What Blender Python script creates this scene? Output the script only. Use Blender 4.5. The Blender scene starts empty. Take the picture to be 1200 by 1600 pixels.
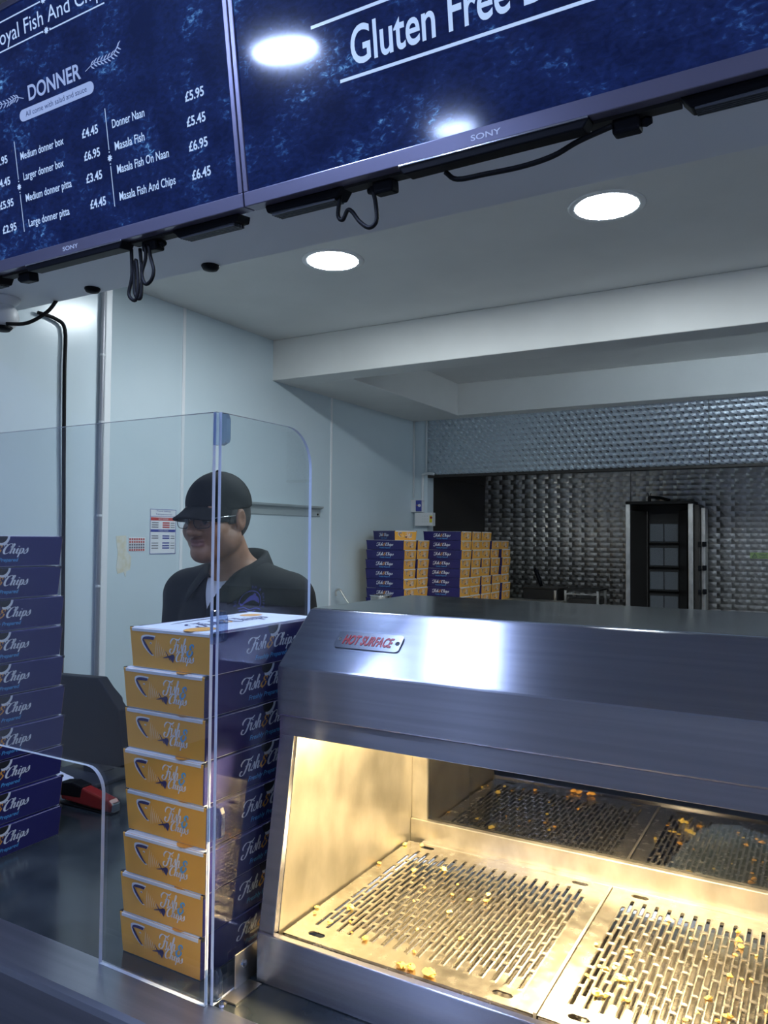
import bpy, math, random
import numpy as np
from mathutils import Vector, Matrix
from mathutils.bvhtree import BVHTree
R = math.radians
random.seed(7)
scene = bpy.context.scene
COL = scene.collection

# ------------------------------------------------------------------ camera, world, exposure
cam_data = bpy.data.cameras.new('camera')
cam = bpy.data.objects.new('camera', cam_data); COL.objects.link(cam)
cam.location = (0, 0, 1.55)
cam.rotation_euler = (R(91.886), R(-0.4775), R(29.716))
cam_data.sensor_fit = 'VERTICAL'; cam_data.sensor_height = 24.0
cam_data.lens = 24.0 * 1195 / 1600
cam_data.clip_start = 0.02
scene.camera = cam
scene.view_settings.view_transform = 'Standard'
scene.view_settings.look = 'None'
scene.view_settings.gamma = 1.0
scene.view_settings.use_curve_mapping = False
scene.view_settings.exposure = 0.0
world = bpy.data.worlds.new('world'); scene.world = world; world.use_nodes = True
world.node_tree.nodes['Background'].inputs[0].default_value = (0.35, 0.45, 0.62, 1)
world.node_tree.nodes['Background'].inputs[1].default_value = 0.25
DOWNLIGHT = 152.0            # radiance of the LED downlights
LED = (0.84, 0.94, 1.0)      # kitchen side
LED_FRONT = (0.46, 0.60, 1.0) # colder lamps over the customers
HEAT = (1.0, 0.74, 0.38)

# ------------------------------------------------------------------ materials
def mat(name, col, rough=0.5, metal=0.0, emit=None, estr=0.0, spec=0.5, coat=0.0, aniso=0.0, anirot=0.0):
    m = bpy.data.materials.new(name); m.use_nodes = True
    b = m.node_tree.nodes['Principled BSDF']
    b.inputs['Base Color'].default_value = (*col, 1)
    b.inputs['Roughness'].default_value = rough
    b.inputs['Metallic'].default_value = metal
    b.inputs['Specular IOR Level'].default_value = spec
    b.inputs['Coat Weight'].default_value = coat
    if aniso:
        b.inputs['Anisotropic'].default_value = aniso
        b.inputs['Anisotropic Rotation'].default_value = anirot
    if emit:
        b.inputs['Emission Color'].default_value = (*emit, 1)
        b.inputs['Emission Strength'].default_value = estr
    return m
def N(m, t, **kw):
    n = m.node_tree.nodes.new(t)
    for k, v in kw.items(): setattr(n, k, v)
    return n
def LK(m, a, b): m.node_tree.links.new(a, b)
def bsdf(m): return m.node_tree.nodes['Principled BSDF']
def noise_tint(m, scale, c0, c1, stretch=(1, 1, 1), detail=4, bump=0.0, rough=None, lo=0.35, hi=0.65):
    """colour and fine relief from stretched noise in object space"""
    tc = N(m, 'ShaderNodeTexCoord'); mp = N(m, 'ShaderNodeMapping'); mp.inputs['Scale'].default_value = stretch
    nz = N(m, 'ShaderNodeTexNoise'); nz.inputs['Scale'].default_value = scale; nz.inputs['Detail'].default_value = detail
    LK(m, tc.outputs['Object'], mp.inputs[0]); LK(m, mp.outputs[0], nz.inputs['Vector'])
    cr = N(m, 'ShaderNodeValToRGB')
    cr.color_ramp.elements[0].position = lo; cr.color_ramp.elements[0].color = (*c0, 1)
    cr.color_ramp.elements[1].position = hi; cr.color_ramp.elements[1].color = (*c1, 1)
    LK(m, nz.outputs[0], cr.inputs[0]); LK(m, cr.outputs[0], bsdf(m).inputs['Base Color'])
    if bump:
        bp = N(m, 'ShaderNodeBump'); bp.inputs['Strength'].default_value = bump; bp.inputs['Distance'].default_value = 0.002
        LK(m, nz.outputs[0], bp.inputs['Height']); LK(m, bp.outputs[0], bsdf(m).inputs['Normal'])
    if rough:
        mr = N(m, 'ShaderNodeMapRange'); mr.inputs['To Min'].default_value = rough[0]; mr.inputs['To Max'].default_value = rough[1]
        LK(m, nz.outputs[0], mr.inputs[0]); LK(m, mr.outputs[0], bsdf(m).inputs['Roughness'])
    return m
def tangent_x(m, axis='X', rot=0.0):
    t = N(m, 'ShaderNodeTangent', direction_type='RADIAL', axis=axis)
    LK(m, t.outputs[0], bsdf(m).inputs['Tangent']); bsdf(m).inputs['Anisotropic Rotation'].default_value = rot
    return m
def clear(name, tint, refl, ior=1.49, rough=0.0):
    """thin clear sheet: see-through with a Fresnel sheen"""
    m = bpy.data.materials.new(name); m.use_nodes = True; nt = m.node_tree; nt.nodes.clear()
    out = N(m, 'ShaderNodeOutputMaterial'); mx = N(m, 'ShaderNodeMixShader'); tr = N(m, 'ShaderNodeBsdfTransparent'); gl = N(m, 'ShaderNodeBsdfGlossy')
    lw = N(m, 'ShaderNodeLayerWeight'); lw.inputs[0].default_value = .5          # facing = 1 - cos, same from both sides
    pw = N(m, 'ShaderNodeMath', operation='POWER'); pw.inputs[1].default_value = 5.0
    fr = N(m, 'ShaderNodeMath', operation='MULTIPLY_ADD'); f0 = ((ior-1)/(ior+1))**2; fr.inputs[1].default_value = 1-f0; fr.inputs[2].default_value = f0
    LK(m, lw.outputs['Facing'], pw.inputs[0]); LK(m, pw.outputs[0], fr.inputs[0])
    ml = N(m, 'ShaderNodeMath', operation='MULTIPLY', use_clamp=True); ml.inputs[1].default_value = refl
    tr.inputs[0].default_value = (*tint, 1); gl.inputs['Roughness'].default_value = rough
    LK(m, fr.outputs[0], ml.inputs[0]); LK(m, ml.outputs[0], mx.inputs[0])
    LK(m, tr.outputs[0], mx.inputs[1]); LK(m, gl.outputs[0], mx.inputs[2]); LK(m, mx.outputs[0], out.inputs[0])
    return m
M = {}
M['ceiling'] = noise_tint(mat('ceiling_paint', (.74, .74, .72), .6), 3, (.72, .72, .70), (.77, .77, .75))
M['beam'] = noise_tint(mat('beam_paint', (.78, .78, .75), .5), 4, (.76, .76, .73), (.80, .80, .77))
M['clad'] = noise_tint(mat('wall_cladding', (.70, .77, .80), .22, coat=.2), 2, (.63, .74, .79), (.67, .77, .82), rough=(.18, .28))
M['railgrey'] = mat('rail_grey', (.40, .45, .46), .35)
M['strip'] = mat('white_plastic_strip', (.84, .86, .88), .3)
M['pipegrey'] = mat('grey_pipe', (.48, .48, .52), .4, .3)
M['conduit'] = mat('white_conduit', (.75, .77, .78), .35)
M['fascia'] = mat('bulkhead_paint', (.70, .71, .74), .6)
M['floor'] = noise_tint(mat('floor_tile', (.12, .12, .13), .45), 6, (.09, .09, .10), (.16, .16, .17))
M['black'] = mat('black_plastic', (.006, .0065, .009), .5, spec=.12)
M['cable'] = mat('black_cable', (.006, .006, .007), .6, spec=.2)
M['bezel'] = mat('tv_bezel', (.20, .19, .27), .3, .6)
M['tvback'] = mat('tv_housing', (.045, .05, .06), .5)
M['chrome'] = mat('chrome', (.75, .76, .8), .12, 1)
M['steel'] = tangent_x(noise_tint(mat('brushed_steel', (.55, .57, .61), .3, 1, aniso=.97), 40, (.39, .395, .445), (.45, .455, .505), (.05, 3, 3), bump=.015, rough=(.25, .28)))
M['steel_top'] = noise_tint(mat('smooth_steel', (.40, .43, .43), .14, 1), 14, (.38, .41, .41), (.43, .46, .46), rough=(.11, .18))
M['steel_liner'] = noise_tint(mat('liner_steel', (.46, .44, .38), .34, 1), 26, (.42, .40, .34), (.50, .48, .42), (1, 1, .6), bump=.05, rough=(.30, .42))
M['steel_in'] = noise_tint(mat('worn_steel', (.62, .60, .55), .32, 1), 30, (.55, .53, .48), (.68, .66, .61), (1, 1, .6), bump=.08, rough=(.26, .42))
M['tray'] = noise_tint(mat('tray_steel', (.66, .63, .56), .3, 1), 60, (.58, .55, .48), (.72, .69, .62), bump=.04, rough=(.20, .32))
M['ledge'] = tangent_x(noise_tint(mat('counter_steel', (.42, .44, .50), .34, 1, aniso=.5), 30, (.38, .40, .46), (.46, .48, .54), (.06, 2, 2), bump=.04))
M['worktop'] = noise_tint(mat('dark_worktop', (.020, .027, .032), .16), 9, (.016, .022, .027), (.034, .042, .047), rough=(.10, .24))
M['darksteel'] = mat('sooty_steel', (.055, .05, .045), .5, .7)
M['soot'] = mat('soot', (.012, .011, .010), .7)
M['burner'] = noise_tint(mat('burner_ceramic', (.11, .12, .13), .75), 220, (.08, .09, .10), (.14, .15, .16), detail=1)
M['purple'] = mat('navy_card', (.017, .015, .118), .42)
M['yellow'] = mat('orange_card', (.93, .45, .062), .42)
M['card'] = mat('white_card', (.78, .80, .86), .5)
M['ink_white'] = mat('white_ink', (.82, .84, .90), .5)
M['ink_orange'] = mat('orange_ink', (.80, .36, .05), .5)
M['ink_cyan'] = mat('cyan_ink', (.10, .42, .80), .5)
M['ink_navy'] = mat('navy_ink', (.03, .025, .13), .5)
M['ink_pale'] = mat('pale_orange_ink', (.98, .70, .36), .5)
M['hole'] = mat('dark_gap', (.010, .010, .014), .8)
M['acrylic'] = clear('clear_acrylic', (.95, .975, .985), 1.9)
M['acryl_edge'] = mat('polished_acrylic_edge', (.74, .80, .93), .15, emit=None)
M['clip'] = clear('acrylic_clip', (.80, .86, .95), 2.4)
M['cliphook'] = clear('acrylic_hook', (.62, .70, .84), 3.5)
M['paneglass'] = clear('warmer_glass', (.30, .33, .36), 3.0, 1.5)
M['lamp'] = mat('led_disc', (1, 1, 1), .5, emit=LED, estr=DOWNLIGHT)
M['lamp_front'] = mat('led_disc_cold', (1, 1, 1), .5, emit=LED_FRONT, estr=DOWNLIGHT*1.03)
M['heat'] = mat('heat_lamp_glow', (1, .8, .5), .5, emit=HEAT, estr=2700)
M['tube'] = mat('led_tube_glow', (1, 1, 1), .5, emit=(.70, .86, 1.0), estr=40)
M['white'] = mat('white_enamel', (.82, .83, .84), .35)
M['red'] = mat('red_paint', (.45, .015, .015), .35)
M['redplastic'] = mat('red_plastic', (.22, .02, .02), .25)
M['plate'] = mat('sign_plate', (.30, .31, .34), .22, 1)
M['skin'] = noise_tint(mat('skin', (.36, .19, .115), .5), 45, (.33, .17, .10), (.41, .22, .135), bump=.05)
M['hair'] = noise_tint(mat('grey_black_hair', (.03, .028, .026), .7), 260, (.012, .011, .010), (.10, .095, .09), (1, 1, .25), bump=.4)
M['shirt'] = noise_tint(mat('black_polo', (.020, .021, .024), .85, spec=.25), 300, (.010, .011, .012), (.017, .018, .020), bump=.15)
M['vest'] = mat('white_vest', (.72, .74, .80), .8)
M['capcloth'] = noise_tint(mat('black_cap', (.016, .017, .019), .85, spec=.25), 350, (.008, .009, .010), (.014, .015, .016), bump=.2)
M['trouser'] = mat('dark_trousers', (.02, .021, .026), .85)
M['eye'] = mat('eye_white', (.75, .73, .70), .2)
M['iris'] = mat('iris', (.02, .012, .008), .2)
M['lip'] = mat('lip', (.30, .13, .10), .5)
M['lens'] = clear('spectacle_lens', (.93, .94, .95), 1.6)
M['logo'] = mat('violet_stitching', (.075, .07, .36), .6)
M['paper'] = noise_tint(mat('creased_paper', (.55, .57, .58), .7), 18, (.42, .44, .46), (.64, .66, .67), bump=.5)
M['tape'] = noise_tint(mat('yellowed_tape', (.72, .70, .58), .6), 40, (.74, .74, .68), (.68, .64, .48))
M['poster'] = mat('poster_paper', (.80, .82, .85), .5)
M['poster_red'] = mat('poster_red', (.55, .06, .05), .5)
M['poster_blue'] = mat('poster_blue', (.05, .07, .35), .5)
M['poster_ink'] = mat('poster_ink', (.12, .12, .16), .5)
M['green'] = mat('caution_green', (.30, .42, .16), .5)
M['crumb'] = noise_tint(mat('fried_batter', (.62, .30, .05), .6), 160, (.52, .20, .02), (.82, .52, .10), bump=.5)
M['crumb2'] = noise_tint(mat('pale_batter', (.80, .62, .12), .6), 160, (.72, .48, .06), (.88, .74, .22), bump=.5)
M['tile'] = noise_tint(mat('glazed_brick_tile', (.78, .80, .80), .25), 7, (.74, .77, .78), (.82, .83, .83))
M['grout'] = mat('grout', (.45, .46, .47), .8)
M['yellowlabel'] = mat('yellow_label', (.8, .7, .05), .5)
M['screenlogo'] = mat('silver_lettering', (.72, .74, .82), .3, .1)
M['txt'] = mat('screen_text_light', (0, 0, 0), .2, emit=(.46, .64, 1.0), estr=.95)
M['txt2'] = mat('screen_text_pale', (0, 0, 0), .2, emit=(.38, .52, .95), estr=.75)
M['txtdark'] = mat('screen_text_dark', (0, 0, 0), .2, emit=(.02, .05, .22), estr=.6)

def engine_turned(name, pitch, base, r0, r1, bumpd, alt=0.0):
    """overlapping swirled discs of engine-turned sheet steel; the sheet lies in x and z"""
    m = mat(name, base, .3, 1)
    tc = N(m, 'ShaderNodeTexCoord'); sp = N(m, 'ShaderNodeSeparateXYZ'); LK(m, tc.outputs['Object'], sp.inputs[0])
    def ma(op, a, b=None, c=None):
        n = N(m, 'ShaderNodeMath', operation=op)
        for i, s in enumerate((a, b, c)):
            if s is None: continue
            if isinstance(s, (int, float)): n.inputs[i].default_value = s
            else: LK(m, s, n.inputs[i])
        return n.outputs[0]
    u = ma('DIVIDE', ma('ADD', sp.outputs['X'], sp.outputs['Y']), pitch); v = ma('DIVIDE', sp.outputs['Z'], pitch * .8)
    row = ma('FLOOR', v); u2 = ma('ADD', u, ma('MULTIPLY', ma('MODULO', row, 2), .5))
    fx = ma('SUBTRACT', ma('FRACT', u2), .5); fy = ma('SUBTRACT', ma('FRACT', v), .5)
    d = ma('SQRT', ma('ADD', ma('MULTIPLY', fx, fx), ma('MULTIPLY', fy, fy)))
    ang = ma('ARCTAN2', fy, fx)
    sw = ma('ABSOLUTE', ma('SINE', ma('ADD', ang, .6)))
    bp = N(m, 'ShaderNodeBump'); bp.inputs['Strength'].default_value = .9; bp.inputs['Distance'].default_value = bumpd
    par = ma('SUBTRACT', ma('MULTIPLY', ma('MODULO', ma('ABSOLUTE', ma('ADD', ma('FLOOR', u2), row)), 2), 2), 1)
    hgt = ma('ADD', ma('SUBTRACT', ma('MULTIPLY', fy, .8), ma('MULTIPLY', d, .6)), ma('MULTIPLY', ma('MULTIPLY', fx, par), alt))
    LK(m, hgt, bp.inputs['Height']); LK(m, bp.outputs[0], bsdf(m).inputs['Normal'])
    mr = N(m, 'ShaderNodeMapRange'); mr.inputs['To Min'].default_value = r0; mr.inputs['To Max'].default_value = r1
    LK(m, sw, mr.inputs[0]); LK(m, mr.outputs[0], bsdf(m).inputs['Roughness'])
    return m
M['turned'] = engine_turned('engine_turned_steel', .046, (.48, .52, .56), .22, .46, .011)
M['turned_back'] = engine_turned('engine_turned_back', .050, (.62, .61, .59), .28, .5, .010, .7)
def sea_screen(name):
    m = mat(name, (.002, .003, .006), .09, spec=.45)
    tc = N(m, 'ShaderNodeTexCoord')
    mp = N(m, 'ShaderNodeMapping'); mp.inputs['Scale'].default_value = (1, 1.7, 1); mp.inputs['Rotation'].default_value = (0, 0, .35)
    LK(m, tc.outputs['Object'], mp.inputs[0])
    n1 = N(m, 'ShaderNodeTexNoise'); n1.inputs['Scale'].default_value = 72; n1.inputs['Detail'].default_value = 6; n1.inputs['Roughness'].default_value = .62; n1.inputs['Distortion'].default_value = .6
    n2 = N(m, 'ShaderNodeTexNoise'); n2.inputs['Scale'].default_value = 9; n2.inputs['Detail'].default_value = 2
    LK(m, mp.outputs[0], n1.inputs['Vector']); LK(m, tc.outputs['Object'], n2.inputs['Vector'])
    ml = N(m, 'ShaderNodeMath', operation='MULTIPLY'); LK(m, n1.outputs[0], ml.inputs[0]); LK(m, n2.outputs[0], ml.inputs[1])
    cr = N(m, 'ShaderNodeValToRGB'); e = cr.color_ramp.elements
    e[0].position = .16; e[0].color = (.0020, .0055, .042, 1)
    e[1].position = .31; e[1].color = (.0058, .0150, .090, 1)
    x = e.new(.38); x.color = (.018, .060, .22, 1)
    x = e.new(.445); x.color = (.12, .30, .62, 1)
    LK(m, ml.outputs[0], cr.inputs[0]); LK(m, cr.outputs[0], bsdf(m).inputs['Emission Color']); bsdf(m).inputs['Emission Strength'].default_value = 1.0
    return m
M['screen'] = sea_screen('sea_screen')

# ------------------------------------------------------------------ mesh helpers
class B:
    def __init__(s): s.v = []; s.f = []; s.m = []
    def add(s, v, f, mi=0):
        o = len(s.v); s.v += [tuple(p) for p in v]; s.f += [tuple(i + o for i in q) for q in f]; s.m += [mi] * len(f); return s
    def box(s, x0, x1, y0, y1, z0, z1, mi=0):
        return s.add([(x0,y0,z0),(x1,y0,z0),(x1,y1,z0),(x0,y1,z0),(x0,y0,z1),(x1,y0,z1),(x1,y1,z1),(x0,y1,z1)],
                     [(0,3,2,1),(4,5,6,7),(0,1,5,4),(1,2,6,5),(2,3,7,6),(3,0,4,7)], mi)
    def prism(s, prof, x0, x1, axis=0, mi=0):
        """closed profile (list of 2-tuples) swept along axis"""
        n = len(prof); vs = []
        for x in (x0, x1):
            for a, b in prof: vs.append({0: (x, a, b), 1: (a, x, b), 2: (a, b, x)}[axis])
        ar = sum(prof[i][0]*prof[(i+1) % n][1] - prof[(i+1) % n][0]*prof[i][1] for i in range(n))
        fs = [(i, (i+1) % n, n + (i+1) % n, n + i) for i in range(n)] + [tuple(range(n))[::-1], tuple(range(n, 2*n))]
        if (ar < 0) ^ (axis == 1): fs = [q[::-1] for q in fs]
        return s.add(vs, fs, mi)
    def tube(s, pts, r, seg=8, mi=0, cap=True):
        pts = [Vector(p) for p in pts]; rs = r if isinstance(r, (list, tuple)) else [r]*len(pts)
        vs = []; prev = None
        for i, p in enumerate(pts):
            d = (pts[min(i+1, len(pts)-1)] - pts[max(i-1, 0)]).normalized()
            up = prev if prev else (Vector((0, 0, 1)) if abs(d.z) < .9 else Vector((1, 0, 0)))
            a = (up - d * up.dot(d)).normalized(); b = d.cross(a); prev = a
            for k in range(seg):
                t = 2*math.pi*k/seg; vs.append(p + (a*math.cos(t) + b*math.sin(t))*rs[i])
        fs = []
        for i in range(len(pts)-1):
            for k in range(seg):
                fs.append((i*seg+k, i*seg+(k+1) % seg, (i+1)*seg+(k+1) % seg, (i+1)*seg+k))
        if cap: fs += [tuple(range(seg))[::-1], tuple((len(pts)-1)*seg+k for k in range(seg))]
        return s.add(vs, fs, mi)
    def lathe(s, prof, c, seg=24, mi=0, axis=2):
        """profile of (radius, height) turned about an axis through c"""
        vs = []; fs = []
        for r_, h in prof:
            for k in range(seg):
                t = 2*math.pi*k/seg; a, b = r_*math.cos(t), r_*math.sin(t)
                p = {2: (a, b, h), 1: (a, h, b), 0: (h, a, b)}[axis]
                vs.append((c[0]+p[0], c[1]+p[1], c[2]+p[2]))
        n = len(prof)
        for i in range(n-1):
            for k in range(seg): fs.append((i*seg+k, i*seg+(k+1) % seg, (i+1)*seg+(k+1) % seg, (i+1)*seg+k))
        fs += [tuple(range(seg))[::-1], tuple((n-1)*seg+k for k in range(seg))]
        if axis == 1: fs = [q[::-1] for q in fs]
        return s.add(vs, fs, mi)
    def build(s, name, mats, parent=None, smooth=False, bevel=0, loc=None, segs=2):
        me = bpy.data.meshes.new(name); me.from_pydata(s.v, [], s.f)
        if not isinstance(mats, (list, tuple)): mats = [mats]
        for m_ in mats: me.materials.append(M[m_] if isinstance(m_, str) else m_)
        me.polygons.foreach_set('material_index', s.m)
        if smooth: me.polygons.foreach_set('use_smooth', [True]*len(s.f))
        me.update()
        return link(name, me, parent, bevel, loc, segs)
def link(name, me, parent=None, bevel=0, loc=None, segs=2):
    o = bpy.data.objects.new(name, me); COL.objects.link(o)
    if parent: o.parent = parent
    if loc: o.location = loc
    if bevel:
        md = o.modifiers.new('bevel', 'BEVEL'); md.width = bevel; md.segments = segs; md.limit_method = 'ANGLE'; md.angle_limit = R(35)
    return o
def empty(name, loc=(0, 0, 0), rot=(0, 0, 0)):
    o = bpy.data.objects.new(name, None); COL.objects.link(o); o.location = loc; o.rotation_euler = rot; o.empty_display_size = .05; return o
def tag(o, label, cat, group=None):
    o['label'] = label; o['category'] = cat
    if group: o['group'] = group
    return o
def struct(o): o['kind'] = 'structure'; return o
def copy_tree(o, parent=None):
    c = o.copy(); COL.objects.link(c); c.parent = parent
    for ch in [q for q in bpy.data.objects if q.parent == o]: copy_tree(ch, c)
    return c
def cat_rom(pts, n=6):
    P = [np.array(p, float) for p in pts]; P = [2*P[0]-P[1]] + P + [2*P[-1]-P[-2]]; out = []
    for i in range(1, len(P)-2):
        for k in range(n):
            t = k/n; a, b, c, d = P[i-1:i+3]
            out.append(.5*((2*b) + (c-a)*t + (2*a-5*b+4*c-d)*t*t + (3*b-a-3*c+d)*t**3))
    out.append(P[-2]); return out

# flat lettering and drawings (2-D shapes, later laid on a surface)
class S2:
    def __init__(s): s.v = []; s.f = []; s.m = []
    def poly(s, pts, mi=0):
        o = len(s.v); s.v += [tuple(p) for p in pts]; s.f.append(tuple(range(o, o+len(pts)))); s.m.append(mi); return s
    def stroke(s, pts, w, mi=0, n=5):
        """ribbon along a smooth curve; w = one width or one per point"""
        ws = w if isinstance(w, (list, tuple)) else [w]*len(pts)
        q = cat_rom([(p[0], p[1], ws[i]) for i, p in enumerate(pts)], n); o = len(s.v)
        for i, p in enumerate(q):
            d = q[min(i+1, len(q)-1)][:2] - q[max(i-1, 0)][:2]; L = math.hypot(*d) or 1; nx, ny = -d[1]/L, d[0]/L; h = max(p[2], 1e-4)/2
            s.v += [(p[0]+nx*h, p[1]+ny*h), (p[0]-nx*h, p[1]-ny*h)]
        for i in range(len(q)-1): s.f.append((o+2*i, o+2*i+1, o+2*i+3, o+2*i+2)); s.m.append(mi)
        return s
    def disc(s, c, rx, ry=None, mi=0, n=12):
        ry = ry or rx; return s.poly([(c[0]+rx*math.cos(2*math.pi*k/n), c[1]+ry*math.sin(2*math.pi*k/n)) for k in range(n)], mi)
    def put(s, o, x, y, w, h=None, shear=0, mi=None, up=0):
        """place shape o (any units) so that its box becomes (x, y, w, h)"""
        xs = [p[0]+shear*p[1] for p in o.v]; ys = [p[1] for p in o.v]; x0, y0 = min(xs), min(ys); sx = w/(max(xs)-x0)
        sy = sx if h is None else h/(max(ys)-y0); b = len(s.v)
        s.v += [(x+(a-x0)*sx, y+(c-y0)*sy) for a, c in zip(xs, ys)]
        s.f += [tuple(i+b for i in q) for q in o.f]; s.m += [m_ if mi is None else mi for m_ in o.m]; return s
_txt = {}
def text(body, bold=0.0, ref=None):
    """glyph outlines of the built-in font; y runs 0..cap height when ref is given"""
    key = (body, bold)
    if key not in _txt:
        c = bpy.data.curves.new('lettering', 'FONT'); c.body = body; c.offset = bold; c.resolution_u = 5 if len(body) < 16 else 3; c.fill_mode = 'FRONT'
        o = bpy.data.objects.new('lettering', c); COL.objects.link(o)
        me = bpy.data.meshes.new_from_object(o.evaluated_get(bpy.context.evaluated_depsgraph_get()))
        t = S2(); t.v = [(v.co.x, v.co.y) for v in me.vertices]; t.f = [tuple(p.vertices) for p in me.polygons]; t.m = [0]*len(t.f)
        # fill triangles of the built-in curves may wind either way: make them all face +z
        t.f = [q if sum(t.v[q[i]][0]*t.v[q[(i+1) % len(q)]][1]-t.v[q[(i+1) % len(q)]][0]*t.v[q[i]][1] for i in range(len(q))) > 0 else q[::-1] for q in t.f]
        bpy.data.objects.remove(o); bpy.data.curves.remove(c); bpy.data.meshes.remove(me); _txt[key] = t
    return _txt[key]
def lay(b, s, fn, off, mi_map=None, lift=None):
    """lay the flat shape s on a surface: fn(x, y) -> 3-D point; off = lift vector; lift = extra coats of ink per colour"""
    o = len(b.v); off = Vector(off); k = [1.0]*len(s.v)
    if lift:
        for q, m_ in zip(s.f, s.m):
            for i in q: k[i] = lift.get(m_, 1.0)
    b.v += [tuple(Vector(fn(*p)) + off*k[i]) for i, p in enumerate(s.v)]; b.f += [tuple(i+o for i in q) for q in s.f]; b.m += [mi_map[m_] if mi_map else m_ for m_ in s.m]
    return b
# brush-script letters, x-height 1
def script(word, gap=.12):
    T, t = .24, .09
    G = {
     'F': ([([(-.62,1.0),(-.72,1.35),(-.45,1.75),(-.05,1.85),(.35,1.72),(.75,1.72),(1.05,2.05)], [t,T,T,t,T,T,t]),
            ([(.45,1.75),(.38,1.2),(.26,.5),(.05,-.1),(-.3,-.3),(-.62,-.05),(-.55,.3),(-.3,.3)], [t,T,T*1.2,T,t,T,T,t]),
            ([(.05,.88),(.45,.98),(.75,1.1)], [t,T*.7,t])], .62),
     'C': ([([(.72,1.25),(.95,1.5),(.9,1.85),(.62,1.98),(.25,1.65),(.02,1.0),(.02,.35),(.25,-.04),(.6,.08),(.88,.4)], [t,T,T*.8,t,T,T*1.3,T*1.3,T*.9,t,t]),
            ([(.25,1.65),(.05,1.9),(-.2,1.75),(-.2,1.45)], [t,T*.7,T*.8,t])], .86),
     'i': ([([(-.08,.7),(.1,1.0),(.08,.6),(.06,.2),(.2,.0),(.42,.25)], [t,T,T,T,t,t]), ([(.12,1.38),(.16,1.5)], [T,T])], .36),
     's': ([([(-.1,.2),(.18,.75),(.3,1.1),(.36,.75),(.42,.35),(.28,.02),(.02,.05),(-.02,.2)], [t,t,T*.8,T,T,t,T,t])], .52),
     'h': ([([(-.05,.5),(.2,1.3),(.22,1.85),(.06,1.95),(.04,1.2),(.02,.0)], [t,t,T*.8,t,T,T]),
            ([(.03,.35),(.2,.85),(.4,1.0),(.46,.7),(.42,.2),(.54,.0),(.76,.25)], [t,t,T*.8,T,T,t,t])], .70),
     'p': ([([(-.1,.5),(.06,1.05),(.06,.4),(.0,-.75)], [t,T,T,T*.8]), ([(.06,.5),(.2,.95),(.42,.95),(.48,.5),(.36,.08),(.12,.04)], [t,t,T*.9,T,T,t])], .60),
     '&': ([([(.86,1.15),(.82,1.55),(.52,1.7),(.28,1.42),(.42,1.08),(.7,.95),(.3,.9),(.02,.5),(.12,.08),(.45,-.05),(.75,.25),(.85,.65),(.6,.7)],
             [t,T,T,T*1.2,T,t,t,T*1.2,T*1.3,T,T,T,t]), ([(.42,-.02),(.35,-.35)], [T*.7,t])], .95)}
    s = S2(); x = 0
    for ch in word:
        st, adv = G[ch]
        for pts, w in st: s.stroke([(p[0]+x, p[1]) for p in pts], w, 0, 4)
        x += adv+gap
    s.v = [(a+.22*b_, b_) for a, b_ in s.v]
    return s
FISH, CHIPS, AMP = script('Fish'), script('Chips'), script('&')

# ------------------------------------------------------------------ the room
XW, XN = -2.62, -2.42                # left wall of the kitchen, nearer stepped-out wall
H, SOF = 2.63, 2.407                 # ceiling, underside of the beams
HC = 2.78                            # ceiling over the customers
struct(B().box(-4.2, 2.6, -3.2, 6.4, -.06, 0).build('floor', 'floor'))
wl = struct(B().box(XW-.1, XW, 2.05, 6.3, 0, H).build('wall_left', 'strip'))
for y0, y1 in ((2.056, 2.644), (2.660, 3.906), (3.922, 5.018)):
    B().box(XW, XW+.006, y0, y1, 0, H).build('panel', 'clad', wl, bevel=.002)
for y in (2.652, 3.914):
    B().box(XW, XW+.011, y-.009, y+.009, 0, H).build('joint_strip', 'strip', wl, bevel=.003)
wn = struct(B().box(XN-.3, XN, 1.0, 2.05, 0, HC).build('wall_side', 'strip'))
B().box(XN, XN+.006, 1.0, 2.022, 0, HC).build('panel', 'clad', wn)
B().box(XN-.02, XN+.010, 2.024, 2.056, 0, HC).build('corner_strip', 'strip', wn, bevel=.004)
struct(B().box(XW, 2.4, 1.6, 5.02, H, H+.1).build('ceiling', 'ceiling'))
struct(B().box(-4.2, 2.6, -3.2, 1.2, HC, HC+.1).build('ceiling_front', 'ceiling'))
# beams: front cross beam, left and rear returns round an open bay
struct(B().box(XW, 2.4, 3.33, 3.495, SOF, H).build('beam_front', 'beam', bevel=.004))
struct(B().box(XW, -2.20, 3.495, 5.02, SOF, H).build('beam_left', 'beam', bevel=.003))
struct(B().box(-2.20, 2.4, 4.88, 5.02, SOF, H).build('beam_rear', 'beam', bevel=.003))
# bulkhead that carries the screens
struct(B().box(-4.2, 2.6, 1.17, 1.643, 2.32, HC).build('bulkhead', 'fascia', bevel=.003))
# rear wall and cooking alcove
wb = struct(B().box(XW-.1, -2.502, 5.02, 5.12, 0, H).build('wall_back', 'clad'))
struct(B().box(-2.56, -2.502, 5.12, 6.2, 0, H).build('wall_alcove_left', 'darksteel'))
wa = struct(B().box(-2.56, 2.4, 6.13, 6.25, 0, H).build('wall_alcove_back', 'darksteel'))
for x0, x1 in ((-2.50, -1.285), (-1.281, .0), (.004, 1.2), (1.204, 2.4)):
    B().box(x0, x1, 6.118, 6.13, .9, H).build('panel', 'turned_back', wa)
struct(B().box(2.4, 2.5, 1.2, 6.3, 0, H).build('wall_right', 'clad'))
struct(B().box(2.5, 2.6, -3.2, 1.2, 0, HC).build('wall_right_front', 'fascia'))
struct(B().box(-4.2, -4.1, -3.2, 1.0, 0, HC).build('wall_left_front', 'fascia'))
struct(B().box(-4.2, XN-.3, 1.0, 1.1, 0, HC).build('wall_return', 'fascia'))
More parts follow.
